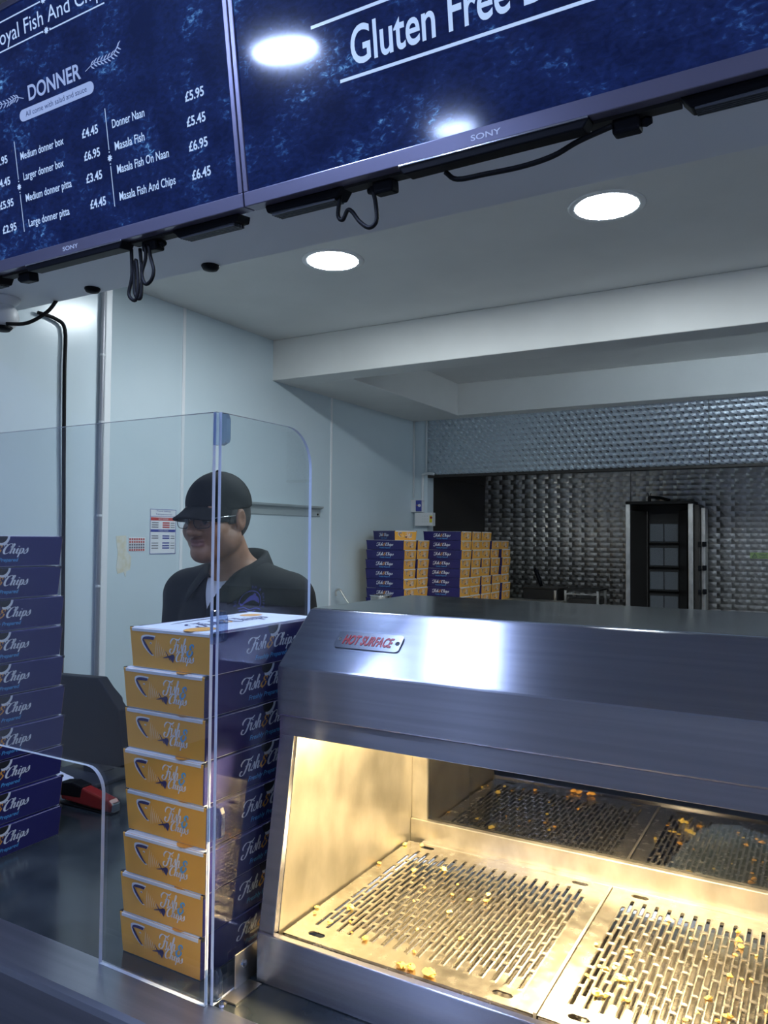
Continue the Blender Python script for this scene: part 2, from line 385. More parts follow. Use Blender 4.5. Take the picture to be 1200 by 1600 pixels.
# brick-tiled wall at the back of the customer side (seen mirrored in the clear screen)
wt = struct(B().box(-4.2, 2.6, -3.2, -3.1, 0, HC).build('wall_front', 'grout'))
tb = B()
for r_ in range(18):
    for c_ in range(18):
        x = -4.1 + c_*.37 + (r_ % 2)*.185
        tb.box(x, min(x+.36, 2.59), -3.1, -3.09, r_*.155, r_*.155+.147)
t_ = tb.build('tile', 'tile', wt); t_['kind'] = 'stuff'

# ------------------------------------------------------------------ downlights
def downlight(x, y, z, label):
    t = tag(empty('downlight', (x, y, z)), label, 'light', 'round recessed LED downlights')
    B().lathe([(.098, -.002), (.118, -.004), (.124, 0), (.098, 0)], (0, 0, 0), 40).build('rim', 'white', t, smooth=True)
    B().lathe([(.098, -.0035), (.05, -.0045), (.001, -.005)][::-1], (0, 0, 0), 40).build('diffuser', 'lamp' if z < HC-.01 else 'lamp_front', t)
    return t
downlight(-1.649, 2.466, H, 'smaller looking round LED downlight above the capped worker')
downlight(-.594, 2.481, H, 'round LED downlight in the ceiling under the right hand screen')
downlight(.55, 2.5, H, 'round LED downlight in the kitchen ceiling, right of the other two')
downlight(-1.43, .10, HC, 'round LED downlight over the customers, mirrored in the right hand screen')
downlight(-1.02, .74, HC, 'round LED downlight right in front of the menu screens')
downlight(-1.53, -1.45, HC, 'round LED downlight over the customers, farther from the screens')
downlight(.75, .0, HC, 'round LED downlight over the customers at the right')
downlight(.75, -1.5, HC, 'round LED downlight over the customers at the far right')

# tube light inside the open ceiling bay, behind the front beam
t = tag(empty('tube_light', (0, 3.51, 2.53)), 'slim white tube light in the ceiling bay before the extractor hood', 'light')
B().box(-.75, 1.4, -.02, .08, 0, .07).build('housing', 'white', t, bevel=.004)
B().tube([(-.72, .03, -.015), (1.37, .03, -.015)], .014, 10).build('tube', 'tube', t, smooth=True)

# ------------------------------------------------------------------ extractor hood
t = tag(empty('extractor_hood', (-.2, 5.02, 2.0)), 'wide engine turned steel extractor hood over the cooking alcove', 'extractor hood')
for x0, x1 in ((-2.30, -.388), (-.384, 1.2), (1.204, 2.58)):
    B().box(x0, x1, 0, .012, .008, .62).build('front_panel', 'turned', t)
B().box(-2.30, 2.58, -.004, .05, -.012, .008).build('lower_edge', 'darksteel', t, bevel=.002)
B().box(-2.30, -2.29, .012, 1.09, .0, .62).build('side_panel', 'darksteel', t)
B().box(-2.29, 2.58, .35, 1.09, .12, .14).build('filter_bank', 'soot', t)
# ------------------------------------------------------------------ back worktops
t = tag(empty('back_worktop', (-1.6, 5.7, 0)), 'steel worktop along the back of the cooking alcove', 'worktop')
B().box(-.89, 3.9, -.305, .41, .91, .95).build('top', 'darksteel', t, bevel=.004)
B().box(-.89, 3.9, -.29, .40, 0, .91).build('cupboard', 'darksteel', t)
t = tag(empty('side_worktop', (-2.1, 4.4, 0)), 'steel side unit under the stacked boxes by the left wall', 'worktop')
B().box(-.395, .52, -.72, .985, 1.075, 1.11).build('top', 'steel_in', t, bevel=.004)
B().box(-.385, .50, -.68, .97, 0, 1.075).build('cupboard', 'steel_in', t)

# ------------------------------------------------------------------ kebab grill
t = tag(empty('kebab_grill', (-.985, 5.72, .953)), 'tall upright kebab grill with four dark burners', 'grill')
for x, l in ((-.222, -1), (.196, 1)):
    B().prism([(x, -.14), (x+.032, -.14), (x+.032, .12), (x, .12)], 0, .845, 2).build('upright', 'steel_in', t, bevel=.003)
B().box(-.19, .196, .10, .12, 0, .845).build('back_plate', 'soot', t)
for s in (-1, 1):
    B().prism([(s*.188, -.138), (s*.185, -.13), (s*.105, .06), (s*.112, .065)], .03, .80, 2).build('heat_wing', 'darksteel', t)
B().box(-.222, .228, -.14, .12, .845, .865).build('top_plate', 'soot', t, bevel=.003)
B().box(-.105, .115, -.09, .10, -.002, .035).build('drip_edge', 'steel_in', t, bevel=.003)
B().box(-.118, -.104, .045, .10, .03, .80).build('burner_rail', 'darksteel', t); B().box(.112, .126, .045, .10, .03, .80).build('burner_rail', 'steel_in', t)
for k in range(4):
    z = .065+k*.172
    b_ = B().box(-.10, .11, .06, .10, z-.012, z+.142).build('burner', 'soot', t, bevel=.004)
    for x0, x1 in ((-.092, .003), (.007, .102)):
        B().box(x0, x1, .05, .06, z, z+.128).build('burner_panel', 'burner', b_, bevel=.006)
B().box(.229, .262, -.10, .12, 0, .84).build('gas_box', 'darksteel', t, bevel=.004)
B().box(.264, .292, -.03, .12, .0, .82).build('gas_channel', 'steel_in', t, bevel=.004)
for k in range(4):
    z = .06+k*.163
    B().box(.255, .275, -.118, -.09, z, z+.035).build('gas_tap', 'black', t, bevel=.004)
    B().box(.275, .300, -.06, -.02, z, z+.035).build('gas_tap', 'black', t, bevel=.004)
B().tube([(-.08, -.02, .865), (-.08, -.02, .905)], .012, 8).build('spit_socket', 'darksteel', t)
B().tube([(-.075, -.02, .90), (.0, -.02, .893), (.06, -.02, .875)], .010, 8).build('spit_arm', 'soot', t)
for a in (-.012, .012): B().tube([(-.08, -.02, .90), (-.08+a, -.02, .93)], .003, 6).build('fork_tip', 'darksteel', t)
# low dark equipment left of the grill
t = tag(empty('charred_tin', (-1.80, 5.62, .951)), 'low dark charred metal container left of the grill', 'container')
B().box(-.14, .125, -.12, .14, 0, .225).build('body', 'soot', t, bevel=.006); B().box(.10, .118, -.128, -.12, .0, .22).build('edge_strip', 'steel_in', t)
B().box(-.145, .13, -.125, .145, .225, .235).build('lid', 'darksteel', t, bevel=.003)
t = tag(empty('small_gantry', (-1.50, 5.62, .951)), 'small low open steel rack between charred container and grill', 'rack')
for x in (-.125, .108): B().box(x, x+.017, -.12, -.10, 0, .23).build('post', 'steel_in', t)
for x in (-.125, .108): B().box(x, x+.017, .10, .12, 0, .23).build('post', 'steel_in', t)
B().box(-.108, .108, -.118, -.108, .195, .203).build('rail', 'steel_in', t)
B().box(-.125, .125, -.12, .12, .225, .235).build('top', 'soot', t); B().box(-.105, .105, -.09, .12, .12, .165).build('drawer', 'darksteel', t, bevel=.003)
B().box(-.09, .09, -.09, .12, .0, .10).build('drawer', 'darksteel', t, bevel=.003)
t = tag(empty('kebab_knife', (-1.87, 5.62, 1.185)), 'black handle of a tool leaning up from the charred container', 'tool')
B().tube([(.035, 0, .005), (.02, 0, .05), (-.012, .01, .12), (-.02, .012, .135)], [.012, .016, .017, .010], 8).build('handle', 'black', t, smooth=True)
# caution sticker
t = tag(empty('caution_sticker', (-.375, 6.1165, 1.44)), 'pale green caution sticker right of the kebab grill', 'sticker')
B().box(-.07, .16, -.001, .001, -.022, .022).build('backing', 'green', t)
s = S2().stroke([(-.055, -.014), (-.04, .014)], .003).stroke([(-.04, .014), (-.025, -.014)], .003).stroke([(-.025, -.014), (-.055, -.014)], .003).stroke([(-.04, .004), (-.04, -.008)], .003)
s.put(text('Caution'), -.012, .002, .05, .012); s.put(text('Hot surface'), -.012, -.012, .05, .007)
lay(B(), s, lambda x, y: (x, 0, y), (0, -.0022, 0)).build('print', 'ink_navy', t)

# ------------------------------------------------------------------ things on the left wall
t = tag(empty('wall_rail', (XW+.006, 3.4, 1.70)), 'grey metal wall rail behind the capped worker', 'rail')
B().prism([(0, -.032), (.006, -.032), (.008, .012), (.03, .018), (.034, .030), (0, .032)], -.62, .395, 1).build('channel', 'railgrey', t, bevel=.002)
B().lathe([(.006, 0), (.006, .004)], (.011, .36, -.018), 8, axis=0).build('screw', 'darksteel', t)
def sheet(name, y0, y1, z0, z1, material, label, cat):
    t = tag(empty(name, (XW+.006, y0, z0)), label, cat)
    B().box(0, .0015, 0, y1-y0, 0, z1-z0).build('sheet', material, t); return t
t = sheet('temperature_chart', 2.459, 2.617, 1.465, 1.669, 'poster', 'white temperature chart with red and blue bars on the wall behind the cap', 'poster')
def onwall(par, s, mats, name='print'): return lay(B(), s, lambda y, z: (0, y, z), (.0022, 0, 0), None, {3: 1.3}).build(name, mats, par)
s = S2(); W_, H_ = .158, .204
for z0, z1, mi in ((.152, .166, 1), (.100, .112, 2)): s.poly([(.004, z0), (W_-.004, z0), (W_-.004, z1), (.004, z1)], mi)
s.put(text('Food Safety'), .040, .190, .085, .009, mi=2); s.put(text('Temperatures'), .032, .176, .10, .009, mi=2)
s.put(text('HOT FOOD'), .05, .155, .06, .008, mi=3); s.put(text('COLD FOOD'), .05, .1025, .06, .007, mi=3)
for z in (.140, .130, .120, .080, .070, .048, .036, .025):
    s.poly([(.01, z), (.05, z), (.05, z+.004), (.01, z+.004)], 0); s.poly([(.075, z-.001), (.118, z-.001), (.118, z+.005), (.075, z+.005)], 1 if z > .11 else 2); s.poly([(.125, z), (.15, z), (.15, z+.003), (.125, z+.003)], 0)
s.poly([(0, .170), (W_, .170), (W_, .172), (0, .172)], 2)
for a in ((0, 0, W_, .0025), (0, H_-.0025, W_, H_), (0, 0, .0025, H_), (W_-.0025, 0, W_, H_)): s.poly([(a[0], a[1]), (a[2], a[1]), (a[2], a[3]), (a[0], a[3])], 2)
onwall(t, s, ['poster_ink', 'poster_red', 'poster_blue', 'poster'])
t = sheet('small_notice', 2.338, 2.434, 1.479, 1.541, 'poster', 'small red and white notice between tape and temperature chart', 'notice')
s = S2()
for z, mi in ((.049, 1), (.037, 1), (.025, 0), (.013, 0), (.002, 1)):
    for k in range(7): s.poly([(.004+k*.0128, z), (.013+k*.0128, z), (.013+k*.0128, z+.008), (.004+k*.0128, z+.008)], mi)
onwall(t, s, ['poster_ink', 'poster_red'])
tb = B().prism([(0, .165), (.055, .168), (.06, .10), (.085, .075), (.08, .02), (.06, .012), (.055, -.012), (.046, .010), (.012, .004), (.005, .03), (.012, .09)], 0, .0012, 0)
tag(tb.build('tape_remnant', 'tape', loc=(XW+.006, 2.27, 1.38)), 'yellowed torn tape remnant stuck on the left wall', 'tape')

# conduits and switch gear by the rear corner
def pipe(name, pts, r, m_, label, cat, smooth=True):
    o = B().tube([tuple(p) for p in cat_rom(pts, 5)] if len(pts) > 2 else pts, r, 10).build(name, m_, smooth=smooth); return tag(o, label, cat)
pipe('corner_conduit', [(-2.608, 5.004, 1.84), (-2.608, 5.004, SOF)], .007, 'conduit', 'thin white conduit running down the rear corner to the isolator switch', 'conduit')
t = tag(empty('isolator_switch', (-2.575, 5.02, 1.735)), 'small grey isolator switch with dark face above the white control box', 'switch')
B().box(-.042, .052, -.045, 0, 0, .092).build('box', 'conduit', t, bevel=.004); B().box(.002, .050, -.049, -.045, .006, .086).build('face', 'poster_blue', t, bevel=.002)
B().lathe([(.010, -.058), (.010, -.049)], (.035, 0, .048), 12, axis=1).build('knob', 'white', t)
B().box(.012, .018, -.051, -.049, .045, .055).build('neon', 'ink_orange', t)
t = tag(empty('control_box', (-2.50, 5.02, 1.634)), 'white control box with small buttons and label behind the stacked boxes', 'control box')
B().box(-.08, .065, -.05, 0, 0, .097).build('box', 'white', t, bevel=.004)
for i in range(3):
    for j in range(3): B().box(-.02+i*.02, -.006+i*.02, -.053, -.05, .025+j*.02, .036+j*.02).build('button', 'conduit', t)
B().box(.042, .062, -.0515, -.05, .025, .075).build('label_tag', 'yellowlabel', t)
B().lathe([(.008, -.056), (.008, -.05)], (.056, 0, .06), 10, axis=1).build('stop_button', 'red', t)
pipe('grey_conduit', [(-2.535, 5.008, 1.73), (-2.535, 5.008, 1.98), (-2.53, 5.006, 2.01), (-2.49, 5.006, 2.018), (-2.44, 5.006, 2.012)], .010, 'conduit', 'white bent conduit rising from control box to the extractor hood', 'conduit')
pipe('hood_edge_pipe', [(-2.508, 5.010, 2.03), (-2.508, 5.010, SOF)], .006, 'conduit', 'thin pale pipe running up the left edge of the extractor hood', 'pipe')

# nearer wall: pipe, hanging cable
t = tag(empty('wall_pipe', (XN+.018, 2.004, 0)), 'thin silver pipe running up the nearer wall beside the white corner strip', 'pipe')
B().tube([(0, 0, .0), (0, 0, 2.32), (0, 0, HC)], .0085, 10).build('tube', 'pipegrey', t, smooth=True)
for z in (1.35, 1.62, 1.98, 2.24): B().lathe([(.0105, z), (.0105, z+.008)], (0, 0, 0), 10).build('clip', 'conduit', t)
pipe('hanging_cable', [(XN+.02, 1.72, 2.335), (XN+.022, 1.79, 2.33), (XN+.02, 1.832, 2.30), (XN+.02, 1.834, 2.15), (XN+.02, 1.838, 1.9), (XN+.018, 1.846, 1.6), (XN+.02, 1.85, 1.2), (XN+.018, 1.85, .95)], .0068, 'cable', 'thick black cable hanging straight down the nearer wall', 'cable')
pipe('sagging_cable', [(-2.25, 1.50, 2.22), (-2.23, 1.56, 2.235), (-2.20, 1.61, 2.28), (-2.185, 1.635, 2.325)], .006, 'cable', 'black cable sagging past the security camera', 'cable')
t = tag(empty('security_camera', (-2.312, 1.53, 2.32)), 'white dome security camera under the bulkhead at the left edge', 'camera')
B().lathe([(.030, -.030), (.046, -.014), (.052, -.004), (.052, 0)], (0, 0, 0), 28).build('base', 'white', t, smooth=True)
B().lathe([(.002, -.108), (.027, -.102), (.043, -.084), (.049, -.062), (.043, -.040), (.030, -.02)], (0, 0, 0), 28).build('ball', 'white', t, smooth=True)
B().lathe([(.024, -.1095), (.034, -.098)], (.006, -.008, 0), 20).build('lens', 'black', t, smooth=True)
for x, y, w_, l in ((-1.505, 1.625, .026, 'small dark sensor under the bulkhead edge near the nearer downlight'), (-1.97, 1.60, .024, 'small dark sensor under the bulkhead edge above the wall pipe')):
    o = B().lathe([(.006, -.016), (w_*.8, -.012), (w_, -.004), (w_, 0)], (0, 0, 0), 16).build('sensor', 'black', smooth=True, loc=(x, y, 2.32)); tag(o, l, 'sensor')

# ------------------------------------------------------------------ menu screens
TW, TH = .97, .56
def television(cx, label):
    t = tag(empty('television', (cx, 1.10, 2.167), (R(99), 0, 0)), label, 'television', 'wall hung menu screens')
    B().box(-TW/2+.02, TW/2-.02, .012, TH-.02, -.045, -.008).build('housing', 'tvback', t, bevel=.01)
    fr = B()
    fr.box(-TW/2, TW/2, 0, .026, -.03, .004); fr.box(-TW/2, TW/2, TH-.012, TH, -.03, .004)
    fr.box(-TW/2, -TW/2+.010, .026, TH-.012, -.03, .004); fr.box(TW/2-.010, TW/2, .026, TH-.012, -.03, .004)
    fr.build('bezel', 'bezel', t, bevel=.0015)
    scr = B().box(-TW/2+.010, TW/2-.010, .026, TH-.012, -.004, 0).build('screen', 'screen', t)
    B().prism([(-.158, -.002), (.160, -.002), (.150, -.016), (-.148, -.016)], -.03, .006, 2).build('chin', 'black', t, bevel=.002)
    B().box(-.156, .158, -.0035, .0, .004, .0075).build('chrome_strip', 'chrome', t, bevel=.001)
    lay(B(), S2().put(text('SONY', .012), -.026, .008, .050, .009), lambda x, y: (x, y, .0045), (0, 0, 0)).build('badge', 'screenlogo', t)
    for sg in (-1, 1):
        sp = B().prism([(sg*.28, 0), (sg*.455, 0), (sg*.45, -.014), (sg*.295, -.018)], -.055, -.016, 2).build('speaker', 'black', t, bevel=.003)
        for k in range(5): B().box(min(sg*.30, sg*.44), max(sg*.30, sg*.44), -.019-.0015, -.0145, -.05+k*.007, -.046+k*.007).build('slat', 'tvback', sp)
        cn = B().box(min(sg*.185, sg*.225), max(sg*.185, sg*.225), -.026, -.004, -.05, -.022).build('connector', 'black', t, bevel=.004)
        B().lathe([(.006, sg*.225), (.008, sg*.232), (.005, sg*.240)], (0, -.014, -.036), 10, axis=0).build('plug', 'black', cn)
        B().box(min(sg*.15, sg*.28), max(sg*.15, sg*.28), -.005, .012, -.05, -.02).build('recess', 'soot', t)
    B().box(-.15, .15, .30, .40, -.20, -.045).build('wall_bracket', 'black', t)
    return t, scr
tvL, scL = television(-1.42, 'left hand menu screen listing donner and masala dishes')
tvR, scR = television(-.447, 'right hand menu screen with large gluten free heading')
def screen_print(scr, s, mats, name): return lay(B(), s, lambda x, y: (x, y, .0006), (0, 0, 0)).build(name, mats, scr)
def line_of(s, body, x0, y0, w, cap, bold=.0, mi=0, capref='H'):
    """condensed lettering: width w, capital height cap, baseline y0"""
    o = text(body, bold); r_ = text(capref, bold); ch = max(p[1] for p in r_.v)
    k = cap/ch; ys = [p[1] for p in o.v]; s.put(o, x0, y0+min(ys)*k, w, (max(ys)-min(ys))*k, mi=mi)
s = S2()
line_of(s, 'Royal Fish And Chips', -.187, .479, .372, .031)
for x0, x1, y in ((-.19, -.017, .466), (.003, .173, .463), (-.19, -.017, .526), (.003, .173, .526)): s.stroke([(x0, y), (x1, y)], .0028, n=1)
def star(c, r_, mi=0):
    s.poly([(c[0]+(r_ if k % 2 else r_*.6)*math.cos(math.pi*k/8), c[1]+(r_ if k % 2 else r_*.6)*math.sin(math.pi*k/8)) for k in range(16)], mi)
for y in (.465, .526):
    star((-.007, y), .008)
    for dx in (-.014, .014): s.disc((-.007+dx*.85, y), .0018, mi=0, n=8)
line_of(s, 'DONNER', -.0875, .343, .171, .031, .02, 1)
# leafy sprays either side of the heading
def spray(pts, sg):
    s.stroke(pts, .0014, 1, 5); q = cat_rom(pts, 3)
    for i in range(2, len(q)-1, 1):
        p = q[i]
        for d in (.9, -.9):
            a = sg*(.55 if d > 0 else -.75) ; s.stroke([(p[0], p[1]), (p[0]+sg*.004, p[1]+d*.005), (p[0]+sg*.010, p[1]+d*.009)], [.001, .0030, .001], 1, 2)
spray([(.098, .352), (.125, .360), (.155, .358), (.185, .362), (.201, .378)], 1); spray([(-.104, .352), (-.13, .360), (-.155, .357), (-.19, .362), (-.206, .378)], -1)
pl = []
for c, a0 in (((.106, .3175), -90), ((-.112, .3175), 90)):
    for k in range(9): a = R(a0+k*22.5); pl.append((c[0]+.0125*math.cos(a), c[1]+.0125*math.sin(a)))
s.poly(pl, 1)
screen_print(scL, s, ['txt', 'txt2'], 'heading')
s = S2(); line_of(s, 'All come with salad and sauce', -.103, .3125, .200, .011); lay(B(), s, lambda x, y: (x, y, .0010), (0, 0, 0)).build('pill_text', 'txtdark', scL)
s = S2()
for body, x0, y0, w, c in [('£2.95', -.2335, .2335, .050, .0166), ('£4.45', -.2325, .1860, .050, .0166), ('£5.95', -.2290, .1378, .0495, .0166), ('£2.95', -.2295, .0835, .0505, .0168),
    ('Medium donner box', -.137, .228, .146, .0160), ('Larger donner box', -.135, .1835, .137, .0160), ('Medium donner pitta', -.135, .137, .155, .0160), ('Large donner pitta', -.135, .082, .139, .0160),
    ('£4.45', .068, .2255, .0495, .0170), ('£6.95', .0675, .1795, .049, .0170), ('£3.45', .0668, .134, .049, .0172), ('£4.45', .0708, .080, .0485, .0173),
    ('Donner Naan', .160, .2235, .093, .0165), ('Masala Fish', .1615, .179, .0855, .0165), ('Masala Fish On Naan', .1615, .133, .1465, .0165), ('Masala Fish And Chips', .1605, .079, .1585, .0165),
    ('£5.95', .363, .222, .048, .0172), ('£5.45', .3615, .176, .048, .0172), ('£6.95', .3613, .1303, .048, .0174), ('£6.45', .3627, .0764, .048, .0175)]:
    s = S2(); line_of(s, body, x0, y0, w, c, .022 if body[0] == '£' else .012); screen_print(scL, s, ['txt'], 'price' if body[0] == '£' else 'menu_line')
for x, y0, y1, ym in ((-.153, .0745, .272, .173), (.1437, .0705, .2665, .168)):
    s = S2(); s.stroke([(x, y0), (x, ym-.016)], .0018, n=1); s.stroke([(x, ym+.016), (x, y1)], .0018, n=1); star((x, ym), .0075)
    for d in (-.012, .012): s.disc((x, ym+d), .0016, n=8)
    screen_print(scL, s, ['txt'], 'divider')
s = S2()
line_of(s, 'Gluten Free D', -.2345, .182, .342, .060, .014)
s.stroke([(-.2597, .163), (.19, .158)], .0055, n=1); s.stroke([(-.311, .2655), (.19, .2605)], .0055, n=1)
screen_print(scR, s, ['txt'], 'heading')
# cables under the screens
pipe('looped_cable', [(-1.262, 1.122, 2.155), (-1.262, 1.125, 2.10), (-1.27, 1.125, 2.06), (-1.25, 1.125, 2.045), (-1.243, 1.125, 2.075), (-1.25, 1.125, 2.13), (-1.258, 1.128, 2.11), (-1.255, 1.128, 2.06), (-1.238, 1.128, 2.05), (-1.236, 1.128, 2.10), (-1.245, 1.13, 2.155)], .0038, 'cable', 'bundled black cable loops hanging under the left hand screen', 'cable')
pipe('cable_loop', [(-1.225, 1.125, 2.158), (-1.222, 1.125, 2.13), (-1.232, 1.125, 2.10), (-1.222, 1.125, 2.075), (-1.205, 1.125, 2.08), (-1.198, 1.125, 2.10), (-1.208, 1.125, 2.13), (-1.215, 1.125, 2.158)], .0038, 'cable', 'single drop shaped cable loop beside the bundled loops', 'cable')
pipe('drooping_cable', [(-.74, 1.128, 2.158), (-.745, 1.13, 2.125), (-.735, 1.13, 2.115), (-.725, 1.13, 2.13), (-.715, 1.13, 2.125), (-.70, 1.13, 2.105), (-.68, 1.13, 2.09), (-.665, 1.13, 2.10), (-.668, 1.13, 2.135), (-.675, 1.128, 2.16)], .0038, 'cable', 'drooping black cable below the left end of the right hand screen', 'cable')
pipe('sagging_lead', [(-.53, 1.122, 2.15), (-.51, 1.125, 2.135), (-.46, 1.125, 2.132), (-.40, 1.125, 2.130), (-.35, 1.124, 2.134), (-.31, 1.122, 2.146), (-.26, 1.12, 2.155)], .0042, 'cable', 'long black lead sagging below the right hand screen badge', 'cable')

# ------------------------------------------------------------------ serving counter
ZC = .93
t = tag(empty('serving_counter', (-.9, 1.1, 0)), 'long serving counter with dark worktop and steel front ledge', 'counter')
B().box(-1.52, 1.6, -.314, .42, ZC-.04, ZC).build('worktop', 'worktop', t)
B().prism([(-.314, ZC), (-.385, ZC), (-.393, ZC-.003), (-.3965, ZC-.010), (-.397, ZC-.03), (-.397, ZC-.06), (-.314, ZC-.06)], -1.52, 1.6, 0).build('front_ledge', 'ledge', t)
B().box(-1.52, 1.6, -.385, -.36, .0, ZC-.06).build('front_panel', 'ledge', t)
B().box(-1.50, 1.58, -.36, .38, .0, ZC-.04).build('cupboard', 'darksteel', t)

# ------------------------------------------------------------------ fish and chips boxes
BL, BW, BH = .275, .164, .0592
def sidepoint(face, lift=0):
    """(u, v) in 0..1 on a slanted box side -> 3-D; u runs left to right seen from outside"""
    tw, tl = BW/2, BL/2; bw, bl = BW/2-.004, BL/2-.004
    def fn(u, v):
        w, l = bw+(tw-bw)*v, bl+(tl-bl)*v; z = v*BH
        return {'-y': (-w+2*w*u, -l, z), '+y': (w-2*w*u, l, z), '+x': (w, -l+2*l*u, z), '-x': (-w, l-2*l*u, z)}[face]
    return fn
OFF = {'-y': (0, -.0005, 0), '+y': (0, .0005, 0), '+x': (.0005, 0, 0), '-x': (-.0005, 0, 0)}
end = S2()
# fish: navy jaw with white edge, eye, pale ribs, tail
end.stroke([(.150, .80), (.20, .855), (.26, .865), (.315, .855)], [.02, .115, .12, .11], 0, 4).stroke([(.150, .80), (.185, .62), (.24, .45), (.285, .36)], [.02, .042, .036, .030], 0, 4)
end.stroke([(.165, .80), (.21, .835), (.26, .845), (.308, .837)], [.01, .075, .08, .075], 3, 4).stroke([(.168, .79), (.195, .66), (.24, .49), (.278, .39)], [.02, .030, .026, .020], 3, 4)
end.disc((.262, .70), .013, .026, 0).disc((.264, .695), .006, .012, 3)
for k in range(7):
    x = .315+k*.021; a = .80-k*.055; b_ = .30-k*.002
    end.stroke([(x+.022, a), (x+.010, (a+b_)/2+.03), (x, b_+.02*k)], [.004, .011, .004], 2, 3)
end.stroke([(.445, .52), (.475, .40), (.50, .28)], [.006, .013, .008], 3, 3).stroke([(.415, .33), (.47, .37), (.53, .44)], [.014, .03, .01], 3, 3)
end.poly([(.487, .37), (.52, .45), (.55, .45), (.558, .38), (.535, .22), (.51, .30)], 3)
end.v = [(a, b_*.9+.01) for a, b_ in end.v]
end.put(FISH, .490, .43, .215, .42, mi=0); end.put(AMP, .700, .36, .092, .36, mi=1); end.put(CHIPS, .565, .17, .225, .33, mi=0)
side = S2()
side.put(FISH, .270, .37, .175, .43, mi=0); side.put(AMP, .445, .39, .062, .34, mi=1); side.put(CHIPS, .510, .31, .205, .46, mi=0)
sl = text('Freshly Prepared', .012); side.put(sl, .350, .13, .29, .16, shear=.25, mi=2)
notch_dark, notch_rim = S2(), S2()
notch_dark.poly([(.5+.052*math.cos(math.pi*k/10+math.pi), 1.0+.26*math.sin(math.pi*k/10+math.pi)) for k in range(11)])
ro = [(.5+.060*math.cos(math.pi*(k/10)*.62+math.pi*1.38), 1.0+.30*math.sin(math.pi*(k/10)*.62+math.pi*1.38)) for k in range(11)]
ri = [(.492+.050*math.cos(math.pi*(k/10)*.62+math.pi*1.38), 1.0+.22*math.sin(math.pi*(k/10)*.62+math.pi*1.38)) for k in range(11)]
notch_rim.poly(ro+ri[::-1])
def make_box():
    t = empty('food_box')
    b = B(); w, l = BW/2, BL/2; bw, bl = w-.004, l-.004
    b.add([(-bw,-bl,0),(bw,-bl,0),(bw,bl,0),(-bw,bl,0),(-w,-l,BH),(w,-l,BH),(w,l,BH),(-w,l,BH)], [(0,3,2,1)], 2)
    o = len(b.v)-8
    for q, mi in (((0,1,5,4), 1), ((1,2,6,5), 0), ((2,3,7,6), 1), ((3,0,4,7), 0), ((4,5,6,7), 0)): b.f.append(tuple(i+o for i in q)); b.m.append(mi)
    tr = b.build('tray', ['purple', 'yellow', 'card'], t, bevel=.0012, segs=1)
    ld = B().box(-w+.012, w-.012, -l+.004, l-.004, BH-.0005, BH+.0009).build('lid', 'card', t)
    for q in (-1, 1): B().prism([(q*(l+.0005), BH-.0052), (q*(l+.0008), BH-.0012), (q*(l-.003), BH+.0008), (q*(l-.010), BH+.0009), (q*(l-.010), BH-.003)], -w+.006, w-.006, 0).build('rolled_edge', 'card', ld)
    for sg in (-1, 1):
        for q in (-1, 1): B().box(sg*(w-.003)-.003, sg*(w-.003)+.0032, q*(l-.003)-.002, q*(l-.003)+.0035, BH-.004, BH+.0006).build('corner_gap', 'hole', tr)
    inks = ['ink_white', 'ink_orange', 'ink_cyan', 'ink_navy', 'ink_pale']
    for f in ('-y', '+y'): lay(B(), end, sidepoint(f), OFF[f], {0: 0, 1: 2, 2: 4, 3: 3}, {3: 2.0, 1: 1.5}).build('end_print', inks, tr)
    for f in ('+x', '-x'): lay(B(), side, sidepoint(f), OFF[f], {0: 0, 1: 1, 2: 2}, {1: 1.5}).build('side_print', inks, tr)
    nt = B()
    for f in ('+x',): lay(nt, notch_dark, sidepoint(f), OFF[f]); 
    for f in ('+x',): lay(nt, notch_rim, sidepoint(f), tuple(1.6*a for a in OFF[f]), {0: 1})
    nt.build('thumb_notch', ['hole', 'card'], tr)
    tp = S2(); tp.put(FISH, -.095, -.02, .075, .05); tp.put(CHIPS, -.005, -.03, .085, .06)
    tp.disc((-.112, -.035), .028, .020, 1, 16); tp.disc((.088, .035), .022, .018, 1, 16); tp.put(AMP, -.02, -.012, .02, .035, mi=1); tp.stroke([(-.09, .045), (-.02, .055), (.06, .05)], [.002, .006, .002], 0)
    lay(B(), tp, lambda x, y: (-y, x, BH+.0009), (0, 0, .0004)).build('lid_printing', ['ink_navy', 'ink_orange'], ld)
    return t
proto = make_box(); used = [False]
def place_box(x, y, z, rz, label, group, tilt=0):
    if used[0]: o = copy_tree(proto)
    else: o = proto; used[0] = True
    o.location = (x, y, z); o.rotation_euler = (tilt, 0, rz); tag(o, label, 'box', group); return o
ORD = ['topmost', 'second', 'third', 'fourth', 'fifth', 'sixth', 'seventh', 'eighth', 'ninth', 'tenth']
def nth(i, n): return 'topmost' if i == 0 else ('lowest' if i == n-1 else ORD[i] + ' from top')
# stack beside the warmer, orange ends to the front
du = [7, -1, -.5, -1, 1.5, 2.5, -4, -5]
for i in range(8):
    place_box(-.826+du[i]*.0011+random.uniform(-.0006, .0006), .812+BL/2+random.uniform(-.002, .003)-(.004 if i in (1, 5) else 0), ZC+.0605*(7-i)+.0002, R(random.uniform(-.7, .7)),
              f'orange-ended food box, {nth(i, 8)} in the stack beside the hot cabinet', 'boxes stacked beside the hot cabinet')
# stack at the left edge, navy long sides showing
dy = [-.013, -.015, -.004, -.009, -.004, .004, .002, .003, .002, 0]
for i in range(10):
    place_box(-1.448+random.uniform(-.003, .003), 1.062+dy[i]*.8-BL/2, ZC+.0618*(9-i)+.0002, R(2+random.uniform(-2.0, 2.5)),
              f'navy-sided food box, {nth(i, 10)} in the stack at the left edge', 'boxes stacked at the left edge')
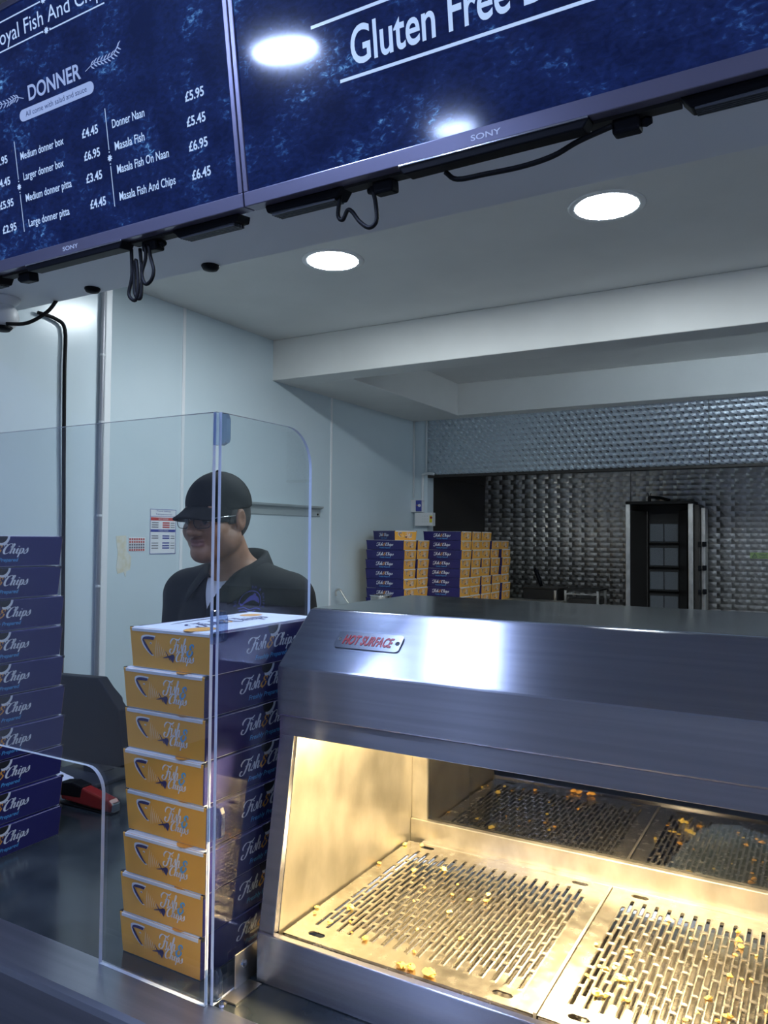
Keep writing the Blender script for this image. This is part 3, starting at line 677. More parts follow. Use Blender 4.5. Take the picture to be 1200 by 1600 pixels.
# far stacks against the left wall
def pile(n, x, y, name, jx=.005, top=None, rz=90, skip=()):
    for i in range(n):
        if i in skip: continue
        a = R(rz+random.uniform(-1.6, 1.6))
        place_box(x+random.uniform(-jx, jx), y+random.uniform(-.004, .004), 1.1102+.0602*(n-1-i), a, f'far food box, {nth(i, n)} in the {name}', 'food boxes stacked by the rear wall')
pile(7, -2.372, 4.250, 'front stack by the left wall')
pile(7, -2.368, 4.420, 'stack behind the left wall stack')
place_box(-2.395, 4.335, 1.1102+.0602*7, R(60), 'far food box lying askew on top of the left wall stacks', 'food boxes stacked by the rear wall')
for k, (n, nm) in enumerate(((8, 'navy-faced stack of the far pile'), (8, 'second row of the far pile'), (8, 'third row of the far pile'), (7, 'fourth row of the far pile'), (7, 'rearmost row of the far pile'))):
    pile(n, -2.14+(.012 if k == 4 else 0), 4.587+k*.172, nm, jx=.007)
# pot and ladle by the side unit
t = tag(empty('steel_pot', (-2.26, 3.93, 1.1102)), 'round steel pot rim showing behind the hot cabinet', 'pot')
B().lathe([(.055, 0), (.062, .01), (.062, .092), (.067, .095), (.067, .099), (.058, .099), (.056, .012)], (0, 0, 0), 28).build('body', 'chrome', t, smooth=True)
B().tube([(.06, 0, .07), (.10, -.01, .075), (.13, -.015, .07)], .006, 8).build('handle', 'darksteel', t, smooth=True)
t = tag(empty('ladle', (-2.46, 3.93, 1.1102)), 'hooked steel ladle handle rising left of the pot', 'ladle')
B().tube([tuple(p) for p in cat_rom([(.0, 0, .01), (-.045, 0, .06), (-.075, 0, .10), (-.092, 0, .118), (-.112, 0, .116), (-.120, 0, .100), (-.116, 0, .078)], 5)], .006, 8).build('handle', 'steel_in', t, smooth=True)
B().lathe([(.004, 0), (.03, .004), (.042, .022), (.039, .022), (.026, .008)], (.03, 0, 0), 20).build('bowl', 'steel_in', t, smooth=True)

# ------------------------------------------------------------------ clear acrylic guard
t = tag(empty('acrylic_guard', (-.71, .78, ZC)), 'clear acrylic counter guard standing round the box stack', 'screen guard')
XR, XC, ZT, ZQ = 0.0, -.203, .787, .278      # local: right edge, cut-out edge, top, cut-out height
prof = [(XR, .0005), (XR, ZT), (-1.6, ZT), (-1.6, ZQ)]
for k in range(9): a = R(90-k*11.25); prof.append((XC-.035+.035*math.cos(a), ZQ-.035+.035*math.sin(a)))
prof += [(XC, .0005)]
fp = B().prism(prof, -.003, .003, 1)
fp.m = [1]*len(prof)+[0, 0]
fp.build('front_panel', ['acrylic', 'acryl_edge'], t)
prof = [(.004, .0005), (.215, .0005), (.215, ZT-.06)]
for k in range(9): a = R(k*11.25); prof.append((.155+.06*math.cos(a), ZT-.06+.06*math.sin(a)))
prof += [(.004, ZT)]
sp_ = B().prism(prof, .004, .009, 0); sp_.m = [1]*len(prof)+[0, 0]
sp_.build('side_panel', ['acrylic', 'acryl_edge'], t)
for z in (.742, .475, .215, .003):
    c = B().box(.0005, .006, -.0035, .004, z, z+.045).build('hinge_clip', 'clip', t, bevel=.001)
    B().prism([(.006, .0), (.0155, .004), (.0175, .008), (.0175, .036), (.014, .044), (.006, .044)], .0045, .013, 1).build('hook', 'cliphook', c, bevel=.001)
    for k in range(1): c.location.z = z; c.data.transform(Matrix.Translation((0, 0, -z)))
br = B().box(.0095, .0115, .045, .098, .002, .048).build('steel_bracket', 'steel_in', t, bevel=.001)
B().box(.0095, .034, .02, .074, .0006, .0026).build('bracket_foot', 'steel_in', t)
for y, z in ((.062, .03),): B().lathe([(.006, .0115), (.005, .0145), (.002, .0155)], (0, y, z), 10, axis=0).build('bolt', 'chrome', br)
B().lathe([(.006, .0005), (.006, .004), (.003, .006)], (.019, .012, 0), 10).build('bolt', 'chrome', t)

# ------------------------------------------------------------------ hot cabinet
XL, XR_ = -.689, .463
t = tag(empty('hot_cabinet', (0, 0, 0)), 'brushed steel hot food cabinet with sloping hood and lit interior', 'food warmer')
CY = 1.30
B().prism([(.858, ZC+.0005), (.858, .998), (.868, .999), (.872, .990), (.872, .955), (CY, .955), (CY, ZC+.0005)], XL, XR_, 0).build('base', 'steel', t, bevel=.0015)
for x0, x1 in ((XL, XL+.026), (XR_-.026, XR_)):
    B().prism([(.862, .9985), (CY, .9985), (CY, 1.409), (.990, 1.409), (.925, 1.349), (.9265, 1.27), (.905, 1.265)], x0, x1, 0).build('end_panel', ['steel'], t, bevel=.001)
for x0, x1 in ((XL+.026, XL+.0268), (XR_-.0268, XR_-.026)):
    B().prism([(.870, .975), (CY-.01, .975), (CY-.01, 1.405), (.995, 1.405), (.935, 1.345), (.935, 1.27), (.912, 1.262)], x0, x1, 0).build('liner', 'steel_liner', t)
B().prism([(.898, 1.290), (.898, 1.361), (.980, 1.438), (CY+.012, 1.438), (CY+.012, 1.425), (CY+.002, 1.412), (.989, 1.412), (.924, 1.351), (.924, 1.290)], XL-.001, XR_+.001, 0).build('hood', 'steel', t, bevel=.0025)
B().box(XL+.002, XR_-.002, .9845, CY+.010, 1.4375, 1.4392).build('hood_top', 'steel_top', t)
B().box(XL+.0005, XR_-.0005, .9035, .924, 1.262, 1.2895).build('lower_band', 'steel', t, bevel=.001)
B().box(XL+.027, XR_-.027, 1.268, 1.281, .9905, 1.033).build('rear_rail', 'steel_in', t, bevel=.0015)
B().box(XL+.055, XR_-.05, 1.255, 1.268, .9905, .998).build('tray_stop', 'steel_in', t, bevel=.001)
for x in (XL+.027, XR_-.057): B().box(x, x+.030, 1.273, 1.288, 1.033, 1.411).build('rear_post', 'steel_in', t, bevel=.001)
B().box(XL+.057, XR_-.057, 1.279, 1.284, 1.033, 1.411).build('rear_glass', 'paneglass', t)
B().box(XL+.03, XR_-.03, .945, 1.27, .9545, .9565).build('drip_floor', 'tray', t)
lamp = B().box(-.335, -.255, .995, 1.225, 1.335, 1.411).build('lamp_housing', 'steel_in', t, bevel=.002)
for x in (-.2962, .0707): B().box(x, x+.0040, .878, 1.256, .9570, .9990).build('tray_divider', 'steel_in', t)
B().tube([(-.295, 1.00, 1.310), (-.295, 1.22, 1.310)], .008, 10).build('heat_tube', 'heat', lamp, smooth=True)
for y in (1.0, 1.22): B().box(-.303, -.287, y-.006, y+.006, 1.30, 1.337).build('lamp_holder', 'white', lamp)
# sign on the sloping front
nrm = Vector((0, -.684, .729)); ux = Vector((1, 0, 0)); uy = Vector((0, .729, .684)); org = Vector((-.560, .9397, 1.4002))
def onslope(x, y): return org + ux*x + uy*y
sg_ = S2(); w2, h2, rr = .0535, .0150, .006
for cx, cy, a0 in ((w2-rr, h2-rr, 0), (-w2+rr, h2-rr, 90), (-w2+rr, -h2+rr, 180), (w2-rr, -h2+rr, 270)):
    for k in range(5): sg_.v.append((cx+rr*math.cos(R(a0+k*22.5)), cy+rr*math.sin(R(a0+k*22.5))))
n_ = len(sg_.v); b = B(); b.add([onslope(*p)+nrm*.0002 for p in sg_.v]+[onslope(*p)+nrm*.0024 for p in sg_.v], [tuple(range(n_, 2*n_))]+[(i, (i+1) % n_, n_+(i+1) % n_, n_+i) for i in range(n_)])
sign = b.build('warning_sign', 'plate', t); sign['label'] = 'polished plate reading HOT SURFACE in red'
lt = S2().put(text('HOT SURFACE', .03), -.0405, -.0085, .081, .017, shear=.18)
lay(B(), lt, onslope, nrm*.0030).build('lettering', 'red', sign)
for x in (-.0475, .0475):
    p = onslope(x, 0)+nrm*.0024; b = B(); ring = []
    for k in range(10): ring.append(p + ux*.0035*math.cos(k*.6283)+uy*.0035*math.sin(k*.6283)+nrm*.0005)
    b.add(ring+[p+nrm*.0016], [(k, (k+1) % 10, 10) for k in range(10)]); b.build('rivet', 'chrome', sign)

# perforated trays
def hole_cell(b, x0, x1, y0, y1, z, hw, hl, along='y', d=.0016, cx=None, cy=None):
    """rectangle with one round-ended slot punched through it"""
    cx = (x0+x1)/2 if cx is None else cx; cy = (y0+y1)/2 if cy is None else cy
    if along == 'y':
        pts = [(cx-hw, cy-hl+hw*.8), (cx-hw*.6, cy-hl+.2*hw), (cx+hw*.6, cy-hl+.2*hw), (cx+hw, cy-hl+hw*.8), (cx+hw, cy+hl-hw*.8), (cx+hw*.6, cy+hl-.2*hw), (cx-hw*.6, cy+hl-.2*hw), (cx-hw, cy+hl-hw*.8)]
    else:
        pts = [(cx-hl, cy-hw*.3), (cx-hl+.7*hw, cy-hw), (cx+hl-.7*hw, cy-hw), (cx+hl, cy-hw*.3), (cx+hl, cy+hw*.3), (cx+hl-.7*hw, cy+hw), (cx-hl+.7*hw, cy+hw), (cx-hl, cy+hw*.3)]
    v = [(x0, y0, z), (x1, y0, z), (x1, y1, z), (x0, y1, z)] + [(*p, z+.0005) for p in pts] + [(*p, z-d) for p in pts]
    f = [(0, 1, 7, 6, 5, 4), (1, 2, 8, 7), (2, 3, 11, 10, 9, 8), (3, 0, 4, 11)] + [(4+(k+1) % 8, 4+k, 12+k, 12+(k+1) % 8) for k in range(8)]
    b.add(v, [q for q in f])
def perforated_tray(x0, x1, y0, y1, z, label):
    t = tag(empty('perforated_tray', ((x0+x1)/2, (y0+y1)/2, z)), label, 'tray', 'perforated trays in the hot cabinet')
    ox, oy = (x0+x1)/2, (y0+y1)/2; w, l = (x1-x0)/2, (y1-y0)/2
    b = B(); mx, my = .024, .036
    px, n = (2*(w-mx))/35, 35; ya, yb = -l+my, l-my+.006; rows = 6; py = (yb-ya)/(rows+.5)
    for c in range(n):
        a, e = -w+mx+c*px, -w+mx+(c+1)*px; sh = (c % 2)*py/2
        if sh: b.add([(a, ya, 0), (e, ya, 0), (e, ya+sh, 0), (a, ya+sh, 0)], [(0, 1, 2, 3)])
        else: b.add([(a, yb-py/2, 0), (e, yb-py/2, 0), (e, yb, 0), (a, yb, 0)], [(0, 1, 2, 3)])
        for r_ in range(rows): hole_cell(b, a, e, ya+sh+r_*py, ya+sh+(r_+1)*py, 0, px*.29, py*.44)
    for s_ in (-1, 1): b.box(min(s_*(w-mx), s_*w), max(s_*(w-mx), s_*w), -l, l, -.0016, 0)
    for y_0, y_1 in ((-l, ya), (yb, l)):
        ym = (y_0+y_1)/2
        for x_0, x_1, h in ((-w+mx, -w+mx+.04, 1), (-w+mx+.04, w-mx-.04, 0), (w-mx-.04, w-mx, 1)):
            if h: hole_cell(b, x_0, x_1, y_0, y_1, 0, .0055, .013, 'x')
            else: b.add([(x_0, y_0, 0), (x_1, y_0, 0), (x_1, y_1, 0), (x_0, y_1, 0)], [(0, 1, 2, 3)])
    b.build('plate', 'tray', t)
    fl = B(); d = .018
    for q in ((-w, w, -l, -l+.002), (-w, w, l-.002, l), (-w, -w+.0015, -l, l), (w-.0015, w, -l, l)): fl.box(q[0], q[1], q[2], q[3], -d, -.0002)
    fl.build('skirt', 'tray', t)
    return t
perforated_tray(-.658, -.2965, .878, 1.256, .9965, 'perforated steel tray left of the divider line in the hot cabinet')
perforated_tray(-.2915, .070, .878, 1.256, .9965, 'perforated steel tray right of the divider line in the hot cabinet')
perforated_tray(.075, .4365, .878, 1.256, .9965, 'perforated steel tray at the right end of the hot cabinet')
# scraps of batter
CR = [(-.657,.959,.0025,1),(-.65,.943,.0019,0),(-.613,.98,.0051,1),(-.615,.931,.0031,1),(-.655,1.233,.0031,1),(-.655,1.14,.0025,0),(-.627,1.243,.0027,1),(-.591,1.144,.0032,1),(-.55,1.173,.0046,1),(-.549,.919,.0035,0),(-.592,.948,.0018,0),(-.474,.884,.0054,0),(-.461,.887,.0049,0),(-.435,.886,.0064,0),(-.548,1.099,.0017,0),(-.5,1.099,.0023,0),(-.481,1.047,.0028,1),(-.47,1.096,.0029,0),(-.508,1.136,.0017,0),(-.452,1.127,.003,1),(-.447,1.106,.0029,0),(-.499,.978,.0018,1),(-.476,.924,.002,0),(-.436,.986,.0029,0),(-.487,.993,.0015,1),(-.558,.994,.0016,1),(-.542,1.05,.0016,1),(-.574,.924,.0015,0),(-.195,1.187,.004,1),(-.227,1.068,.0037,0),(-.27,1.066,.0026,1),(-.253,1.015,.0025,1),(-.245,1.014,.0027,1),(-.236,1.021,.0025,1),(-.227,.996,.0037,1),(-.22,.999,.0048,1),(-.212,1.005,.0037,1),(-.24,.952,.0057,1),(-.231,.952,.0036,1),(-.211,.957,.0026,0),(-.205,.958,.0028,0),(-.262,.986,.0022,0),(-.106,1.201,.003,0),(-.103,1.176,.0038,0),(-.099,1.16,.0035,0),(-.104,1.135,.002,0),(-.122,1.012,.0031,0),(-.105,1.077,.003,0),(-.091,1.077,.0016,0),(-.081,1.083,.0016,0),(-.098,.985,.0037,0),(-.108,.971,.0024,0),(-.13,.976,.0017,1),(-.14,.954,.0022,0),(-.161,1.149,.0021,1),(-.202,1.08,.0017,0),(-.06,1.019,.002,0),(-.137,1.111,.0014,1),(-.079,1.147,.0017,1)]
def lump(seed):
    rg = random.Random(seed); b = B(); n, m_ = 9, 5; vs = []
    for i in range(m_+1):
        ph = math.pi*i/m_
        for k in range(n):
            th = 2*math.pi*k/n; r_ = rg.uniform(.6, 1.3); vs.append((r_*1.3*math.sin(ph)*math.cos(th), r_*math.sin(ph)*math.sin(th), .55*(1-math.cos(ph))*rg.uniform(.8, 1.2)))
    fs = [(i*n+k, i*n+(k+1) % n, (i+1)*n+(k+1) % n, (i+1)*n+k) for i in range(m_) for k in range(n)]
    me = bpy.data.meshes.new('batter_scrap'); me.from_pydata(vs, [], [q[::-1] for q in fs]); return me
LM = []
for k in range(8):
    me = lump(k); me.materials.append(M['crumb2' if k % 2 else 'crumb']); LM.append(me)
for i, (x, y, s_, ty) in enumerate(CR):
    o = link('batter_scrap', LM[(i % 4)*2+ty]); s_ *= 1.15; o.scale = (s_, s_, s_*.9); o.rotation_euler = (0, 0, random.uniform(0, 6)); o.location = (x, y, .9972)
    lft = x < -.294
    tag(o, ('pale yellow' if ty else 'orange brown') + ' scrap of batter on the ' + ('left' if lft else 'right') + ' perforated tray', 'food scrap',
        ('pale' if ty else 'brown') + ' batter scraps, ' + ('left' if lft else 'right') + ' tray')
# crumpled paper behind the warmer's rear glass
t = tag(empty('rear_shelf', (-.2, 1.46, ZC)), 'low dark steel shelf behind the hot cabinet', 'shelf')
B().box(-.45, .40, -.145, .06, .0005, .02).build('top', 'darksteel', t, bevel=.002)
b = B(); rg = random.Random(3); n, m_ = 28, 7
for i in range(m_+1):
    for k in range(n):
        th = 2*math.pi*k/n; q = i/m_; r_ = (1-.5*q**2)*rg.uniform(.93, 1.05)
        b.v.append((.135*r_*math.cos(th), .06*r_*math.sin(th), .11*q*rg.uniform(.9, 1.05)))
for i in range(m_):
    for k in range(n): b.f.append((i*n+k, i*n+(k+1) % n, (i+1)*n+(k+1) % n, (i+1)*n+k)); b.m.append(0)
b.f.append(tuple(m_*n+k for k in range(n))); b.m.append(0)
tag(b.build('paper_bundle', 'paper', smooth=True, loc=(-.11, 1.42, ZC+.0203)), 'crumpled grey paper seen through the rear glass of the hot cabinet', 'paper')

# ------------------------------------------------------------------ till, paper roll and stapler on the counter
t = tag(empty('till_screen', (-1.60, 1.35, ZC)), 'black till monitor standing behind the left box stack', 'till')
B().prism([(-.17, .03), (.100, .045), (.082, .185), (.005, .257), (-.17, .250)], -.012, .018, 1).build('monitor', 'black', t, bevel=.004)
B().prism([(-.15, .06), (.03, .065), (.03, .20), (-.02, .235), (-.15, .23)], .018, .05, 1).build('rear_cover', 'black', t, bevel=.006)
B().prism([(-.06, .0), (.0, .0), (.0, .08), (-.06, .08)], .0, .05, 1).build('stand', 'tvback', t, bevel=.003)
B().box(-.13, .06, -.06, .10, .0005, .012).build('foot', 'tvback', t, bevel=.003)
t = tag(empty('receipt_printer', (-1.66, 1.24, ZC)), 'white paper lying at the foot of the till monitor', 'paper')
B().prism([(-.10, .0), (.06, .0), (.055, .022), (.0, .030), (-.10, .028)], -.05, .04, 1).build('sheet_stack', 'card', t, bevel=.002)
t = tag(empty('stapler', (-1.44, 1.197, ZC), (0, 0, R(2))), 'dark red stapler with chrome nose on the worktop', 'stapler')
B().prism([(-.085, .012), (.072, .006), (.076, .022), (.066, .032), (-.02, .048), (-.085, .046)], -.014, .014, 1).build('arm', 'redplastic', t, bevel=.004)
B().box(-.088, .074, -.013, .013, .0005, .005).build('base', 'black', t, bevel=.002)
B().prism([(-.09, .02), (-.02, .024), (-.015, .050), (-.05, .056), (-.09, .050)], -.0155, .0155, 1).build('grip', 'black', t, bevel=.004)
B().box(.066, .079, -.011, .011, .006, .026).build('nose', 'chrome', t, bevel=.003)
B().box(-.02, .03, -.008, .008, .004, .012).build('spring_block', 'darksteel', t)

# ------------------------------------------------------------------ the worker behind the counter
class Field:
    """signed distance field on a (non-uniform) grid, turned into one smooth skin"""
    def __init__(s, xs, ys, zs):
        s.ax = [np.asarray(a, np.float32) for a in (xs, ys, zs)]; s.F = np.full([len(a) for a in s.ax], .2, np.float32)
    def _blk(s, c, r):
        sl = []
        for a, ci in zip(s.ax, c): i0, i1 = np.searchsorted(a, (ci-r, ci+r)); sl.append(slice(max(i0-1, 0), i1+1))
        X, Y, Z = np.meshgrid(s.ax[0][sl[0]], s.ax[1][sl[1]], s.ax[2][sl[2]], indexing='ij')
        return tuple(sl), X, Y, Z
    def ell(s, c, r, k=.02, T=None, sub=False):
        cw = T.to_3x3() @ Vector(c) + T.translation if T else Vector(c)
        sl, X, Y, Z = s._blk(cw, max(r)+3*k+.01)
        p = [X-cw.x, Y-cw.y, Z-cw.z]
        if T:
            m_ = T.to_3x3(); p = [p[0]*m_[0][i]+p[1]*m_[1][i]+p[2]*m_[2][i] for i in range(3)]
        k0 = np.sqrt(sum((p[i]/r[i])**2 for i in range(3))); k1 = np.sqrt(sum((p[i]/r[i]**2)**2 for i in range(3)))+1e-9
        s._mix(sl, k0*(k0-1)/k1, k, sub)
    def cap(s, a, b, ra, rb, k=.02, T=None, sub=False):
        a, b = Vector(a), Vector(b)
        if T: a, b = T @ a, T @ b
        sl, X, Y, Z = s._blk((a+b)/2, (a-b).length/2+max(ra, rb)+3*k+.01)
        d = b-a; L2 = max(d.length_squared, 1e-9)
        t = np.clip(((X-a.x)*d.x+(Y-a.y)*d.y+(Z-a.z)*d.z)/L2, 0, 1)
        q = np.sqrt((X-a.x-t*d.x)**2+(Y-a.y-t*d.y)**2+(Z-a.z-t*d.z)**2)-(ra+(rb-ra)*t)
        s._mix(sl, q, k, sub)
    def _mix(s, sl, q, k, sub):
        f = s.F[sl]
        if sub: h = np.clip(.5-.5*(f+q)/k, 0, 1); s.F[sl] = f+(-q-f)*h+k*h*(1-h)
        else: h = np.clip(.5+.5*(f-q)/k, 0, 1); s.F[sl] = f+(q-f)*h-k*h*(1-h)
    def clip(s, fn):
        X, Y, Z = np.meshgrid(*s.ax, indexing='ij'); s.F = np.maximum(s.F, fn(X, Y, Z).astype(np.float32))
    def mesh(s, name):
        F = s.F; S = F < 0; n = F.shape
        cnt = np.zeros((n[0]-1, n[1]-1, n[2]-1), np.int8)
        offs = [(i, j, k) for i in (0, 1) for j in (0, 1) for k in (0, 1)]
        for o in offs: cnt += S[o[0]:n[0]-1+o[0], o[1]:n[1]-1+o[1], o[2]:n[2]-1+o[2]]
        act = np.argwhere((cnt > 0) & (cnt < 8)); vid = np.full(cnt.shape, -1, np.int32); vid[tuple(act.T)] = np.arange(len(act))
        acc = np.zeros((len(act), 3)); num = np.zeros(len(act))
        for o in offs:
            for ax in range(3):
                if o[ax]: continue
                a = act+np.array(o); b = a.copy(); b[:, ax] += 1
                fa = F[tuple(a.T)]; fb = F[tuple(b.T)]; m_ = (fa < 0) != (fb < 0); t = np.where(m_, fa/np.where(m_, fa-fb, 1), 0)
                pa = np.stack([s.ax[i][a[:, i]] for i in range(3)], 1); pb = np.stack([s.ax[i][b[:, i]] for i in range(3)], 1)
                acc += np.where(m_[:, None], pa+(pb-pa)*t[:, None], 0); num += m_
        V = acc/num[:, None]; Q = []
        for ax in range(3):
            u, w = (ax+1) % 3, (ax+2) % 3
            sa = [slice(None)]*3; sb = [slice(None)]*3; sa[ax] = slice(0, n[ax]-1); sb[ax] = slice(1, n[ax])
            e = np.argwhere(S[tuple(sa)] != S[tuple(sb)]); e = e[(e[:, u] > 0) & (e[:, u] < n[u]-1) & (e[:, w] > 0) & (e[:, w] < n[w]-1)]
            ins = S[tuple(e.T)]; c = []
            for du_, dw in ((-1, -1), (0, -1), (0, 0), (-1, 0)):
                q = e.copy(); q[:, u] += du_; q[:, w] += dw; c.append(vid[tuple(q.T)])
            c = np.stack(c, 1); c[~ins] = c[~ins][:, ::-1]; Q.append(c)
        Q = np.concatenate(Q); Q = Q[(Q >= 0).all(1)]
        # relax once for an even skin
        for _ in range(1):
            nb = np.zeros_like(V); nn_ = np.zeros(len(V))
            for i in range(4):
                np.add.at(nb, Q[:, i], V[Q[:, (i+1) % 4]]); np.add.at(nn_, Q[:, i], 1)
            V = V*.5+.5*nb/np.maximum(nn_, 1)[:, None]
        me = bpy.data.meshes.new(name); me.from_pydata(V.tolist(), [], Q.tolist()); me.polygons.foreach_set('use_smooth', [True]*len(Q)); return me
def steps(lo, hi, f0, f1, coarse, fine):
    return np.concatenate([np.arange(lo, f0, coarse), np.arange(f0, f1, fine), np.arange(f1, hi, coarse)])
PX, PY = -1.55, 1.81
HT = Matrix.Translation((-1.546-PX, 1.712-PY, 1.598)) @ Matrix.Rotation(R(4), 4, 'Z') @ Matrix.Rotation(R(6), 4, 'X')
body = Field(steps(-.37, .37, -.10, .10, .0065, .0032), steps(-.46, .24, -.25, .03, .0065, .0032), steps(-.01, 1.76, 1.44, 1.755, .007, .0032))
def torso(F, g, sleeve=False, lower=True):
    F.ell((0, 0, 1.265), (.185+g, .120+g, .19+g), .05); F.ell((0, -.025, 1.06), (.18+g, .14+g, .19+g), .06)
    if lower: F.ell((0, 0, .90), (.17+g, .12+g, .13+g), .05)
    for s_ in (-1, 1):
        F.cap((s_*.04, .015, 1.425), (s_*.185, .005, 1.372), .052+g*.6, .062+g, .045)
        F.cap((s_*.205, 0, 1.36), (s_*.262, .03, 1.12), .058+g, .046+g*1.4, .03)
torso(body, 0)
body.cap((0, .01, 1.40), tuple(HT @ Vector((0, .03, -.055))), .066, .056, .03)
for s_ in (-1, 1):
    el, wr = Vector((s_*.262, .03, 1.12)), Vector((s_*.17, -.27, 1.0))
    body.cap(el, wr, .044, .028, .025)
    d = Vector((-s_*.25, -.95, -.12)).normalized(); lat = Vector((0, 0, 1)).cross(d).normalized()
    pm = wr+d*.05; body.cap(wr, pm+lat*.014, .026, .019, .015); body.cap(wr, pm-lat*.014, .026, .019, .015)
    for i, (o_, ln) in enumerate(((-.030, .068), (-.011, .082), (.010, .088), (.030, .078))):
        a = pm+d*.022+lat*(o_*s_); b_ = a+(d*.9+lat*o_*s_*1.6).normalized()*ln*.55; c_ = b_+(d*.8+Vector((0, 0, -.45))).normalized()*ln*.5
        body.cap(a, b_, .0098, .0090, .006); body.cap(b_, c_, .0090, .0078, .005)
    th = wr+d*.02-lat*s_*(-.028)*-1; a = wr+d*.018+lat*(.024*s_); b_ = a+(d*.7+lat*s_*.75).normalized()*.045; c_ = b_+(d+lat*s_*.2).normalized()*.032
    body.cap(a, b_, .013, .0105, .010); body.cap(b_, c_, .0105, .009, .005)
    body.cap((s_*.09, 0, .86), (s_*.095, -.02, .48), .088, .060, .04); body.cap((s_*.095, -.02, .48), (s_*.10, .03, .09), .058, .042, .03)
    body.ell((s_*.10, -.055, .045), (.045, .125, .046), .03)
# head
E_, C_ = (lambda *a, **k: body.ell(*a, T=HT, **k)), (lambda *a, **k: body.cap(*a, T=HT, **k))
E_((0, .015, .038), (.077, .096, .080), k=.02); E_((0, -.028, -.030), (.063, .066, .080), k=.03)
for s_ in (-1, 1):
    C_((s_*.050, .0, -.052), (s_*.012, -.068, -.091), .030, .024, k=.025)
    E_((s_*.038, -.060, -.028), (.030, .030, .030), k=.022); E_((s_*.052, -.02, -.062), (.026, .034, .030), k=.02)
E_((0, -.080, -.091), (.024, .020, .018), k=.018); E_((0, -.033, -.092), (.043, .048, .024), k=.02)
C_((-.038, -.072, .029), (.038, -.072, .029), .016, .016, k=.02)
for s_ in (-1, 1): E_((s_*.031, -.101, .007), (.018, .016, .012), k=.012, sub=True)
C_((0, -.090, .020), (0, -.117, -.026), .0085, .0135, k=.012)
for s_ in (-1, 1):
    E_((s_*.014, -.104, -.031), (.010, .011, .009), k=.008)
    E_((s_*.031, -.088, .0135), (.017, .010, .006), k=.005)
    E_((s_*.030, -.086, -.003), (.016, .009, .005), k=.006)
E_((0, -.093, -.053), (.024, .011, .006), k=.008); E_((0, -.092, -.0645), (.021, .011, .007), k=.008)
C_((-.025, -.100, -.0588), (.025, -.100, -.0588), .0030, .0030, k=.005, sub=True)
for s_ in (-1, 1):
    E_((s_*.082, .008, .000), (.0105, .020, .033), k=.010); E_((s_*.092, .004, .002), (.007, .011, .019), k=.006, sub=True)
me = body.mesh('person'); me.materials.append(M['skin']); me.materials.append(M['lip'])
person = link('person', me, loc=(PX, PY, 0))
tag(person, 'person in black cap, glasses and black polo shirt looking down behind the counter', 'person')
# lips get their own tone
HTi = HT.inverted()
for p in me.polygons:
    c = HTi @ p.center
    if abs(c.x) < .024 and c.y < -.085 and -.070 < c.z < -.0495: p.material_index = 1
def part(F, name, m_, parent, mod=None):
    me = F.mesh(name); me.materials.append(M[m_]); return link(name, me, parent)
g = np.arange
# white vest, polo shirt, trousers, shoes
F = Field(g(-.2, .2, .006), g(-.17, .14, .006), g(1.15, 1.50, .006)); torso(F, .005, lower=False)
F.ell((0, -.005, 1.505), (.088, .085, .105), .01, sub=True); F.clip(lambda X, Y, Z: np.maximum(1.18-Z, np.abs(X)-.15)); part(F, 'vest', 'vest', person)
F = Field(g(-.40, .40, .006), g(-.22, .20, .006), g(.84, 1.52, .006)); torso(F, .013, lower=True)
F.ell((0, .0, 1.505), (.082, .078, .095), .012, sub=True)
F.clip(lambda X, Y, Z: np.maximum(.88-Z, -np.maximum(np.abs(X+.01)-np.clip((Z-1.335)*.50, 0, 1), Y+.03)))
F.clip(lambda X, Y, Z: np.where(np.abs(X) > .215, 1.155-Z-.2*(np.abs(X)-.26), -1))
shirt = part(F, 'polo_shirt', 'shirt', person)
F = Field(g(-.24, .24, .009), g(-.20, .20, .009), g(.06, .98, .009))
F.ell((0, 0, .90), (.180, .130, .13), .05)
for s_ in (-1, 1): F.cap((s_*.09, 0, .86), (s_*.095, -.02, .48), .098, .074, .04); F.cap((s_*.095, -.02, .48), (s_*.10, .02, .12), .072, .066, .03)
F.clip(lambda X, Y, Z: np.maximum(.10-Z, Z-.95)); part(F, 'trousers', 'trouser', person)
for s_ in (-1, 1):
    F = Field(g(-.17, .17, .006), g(-.25, .12, .006), g(-.02, .14, .006)); F.ell((s_*.10, -.055, .045), (.052, .135, .056), .03); F.cap((s_*.10, .02, .05), (s_*.10, .02, .10), .05, .05, .03)
    F.clip(lambda X, Y, Z: .001-Z); part(F, 'shoe', 'black', person)
# collar: folded band round the neck with two points
b = B(); nA = 34
for i in range(nA+1):
    a = R(-150+300*i/nA); e = abs(i/nA*2-1)                # a = 0 at the back of the neck
    sx, sy = math.sin(a), math.cos(a); dr = .055*max(0, e-.72)/.28
    for r_, z in ((.078, 1.435+.012*sy), (.083, 1.485+.026*sy-.035*e**4), (.092, 1.482+.026*sy-.035*e**4), (.118+dr*.5, 1.425+.012*sy-dr*1.1)):
        b.v.append((r_*sx*1.08, -.004+r_*sy*1.0, z))
for i in range(nA):
    for k in range(3): b.f.append((i*4+k, i*4+k+1, i*4+5+k, i*4+4+k)); b.m.append(0)
co = b.build('collar', 'shirt', shirt, smooth=True)
md = co.modifiers.new('thick', 'SOLIDIFY'); md.thickness = .003
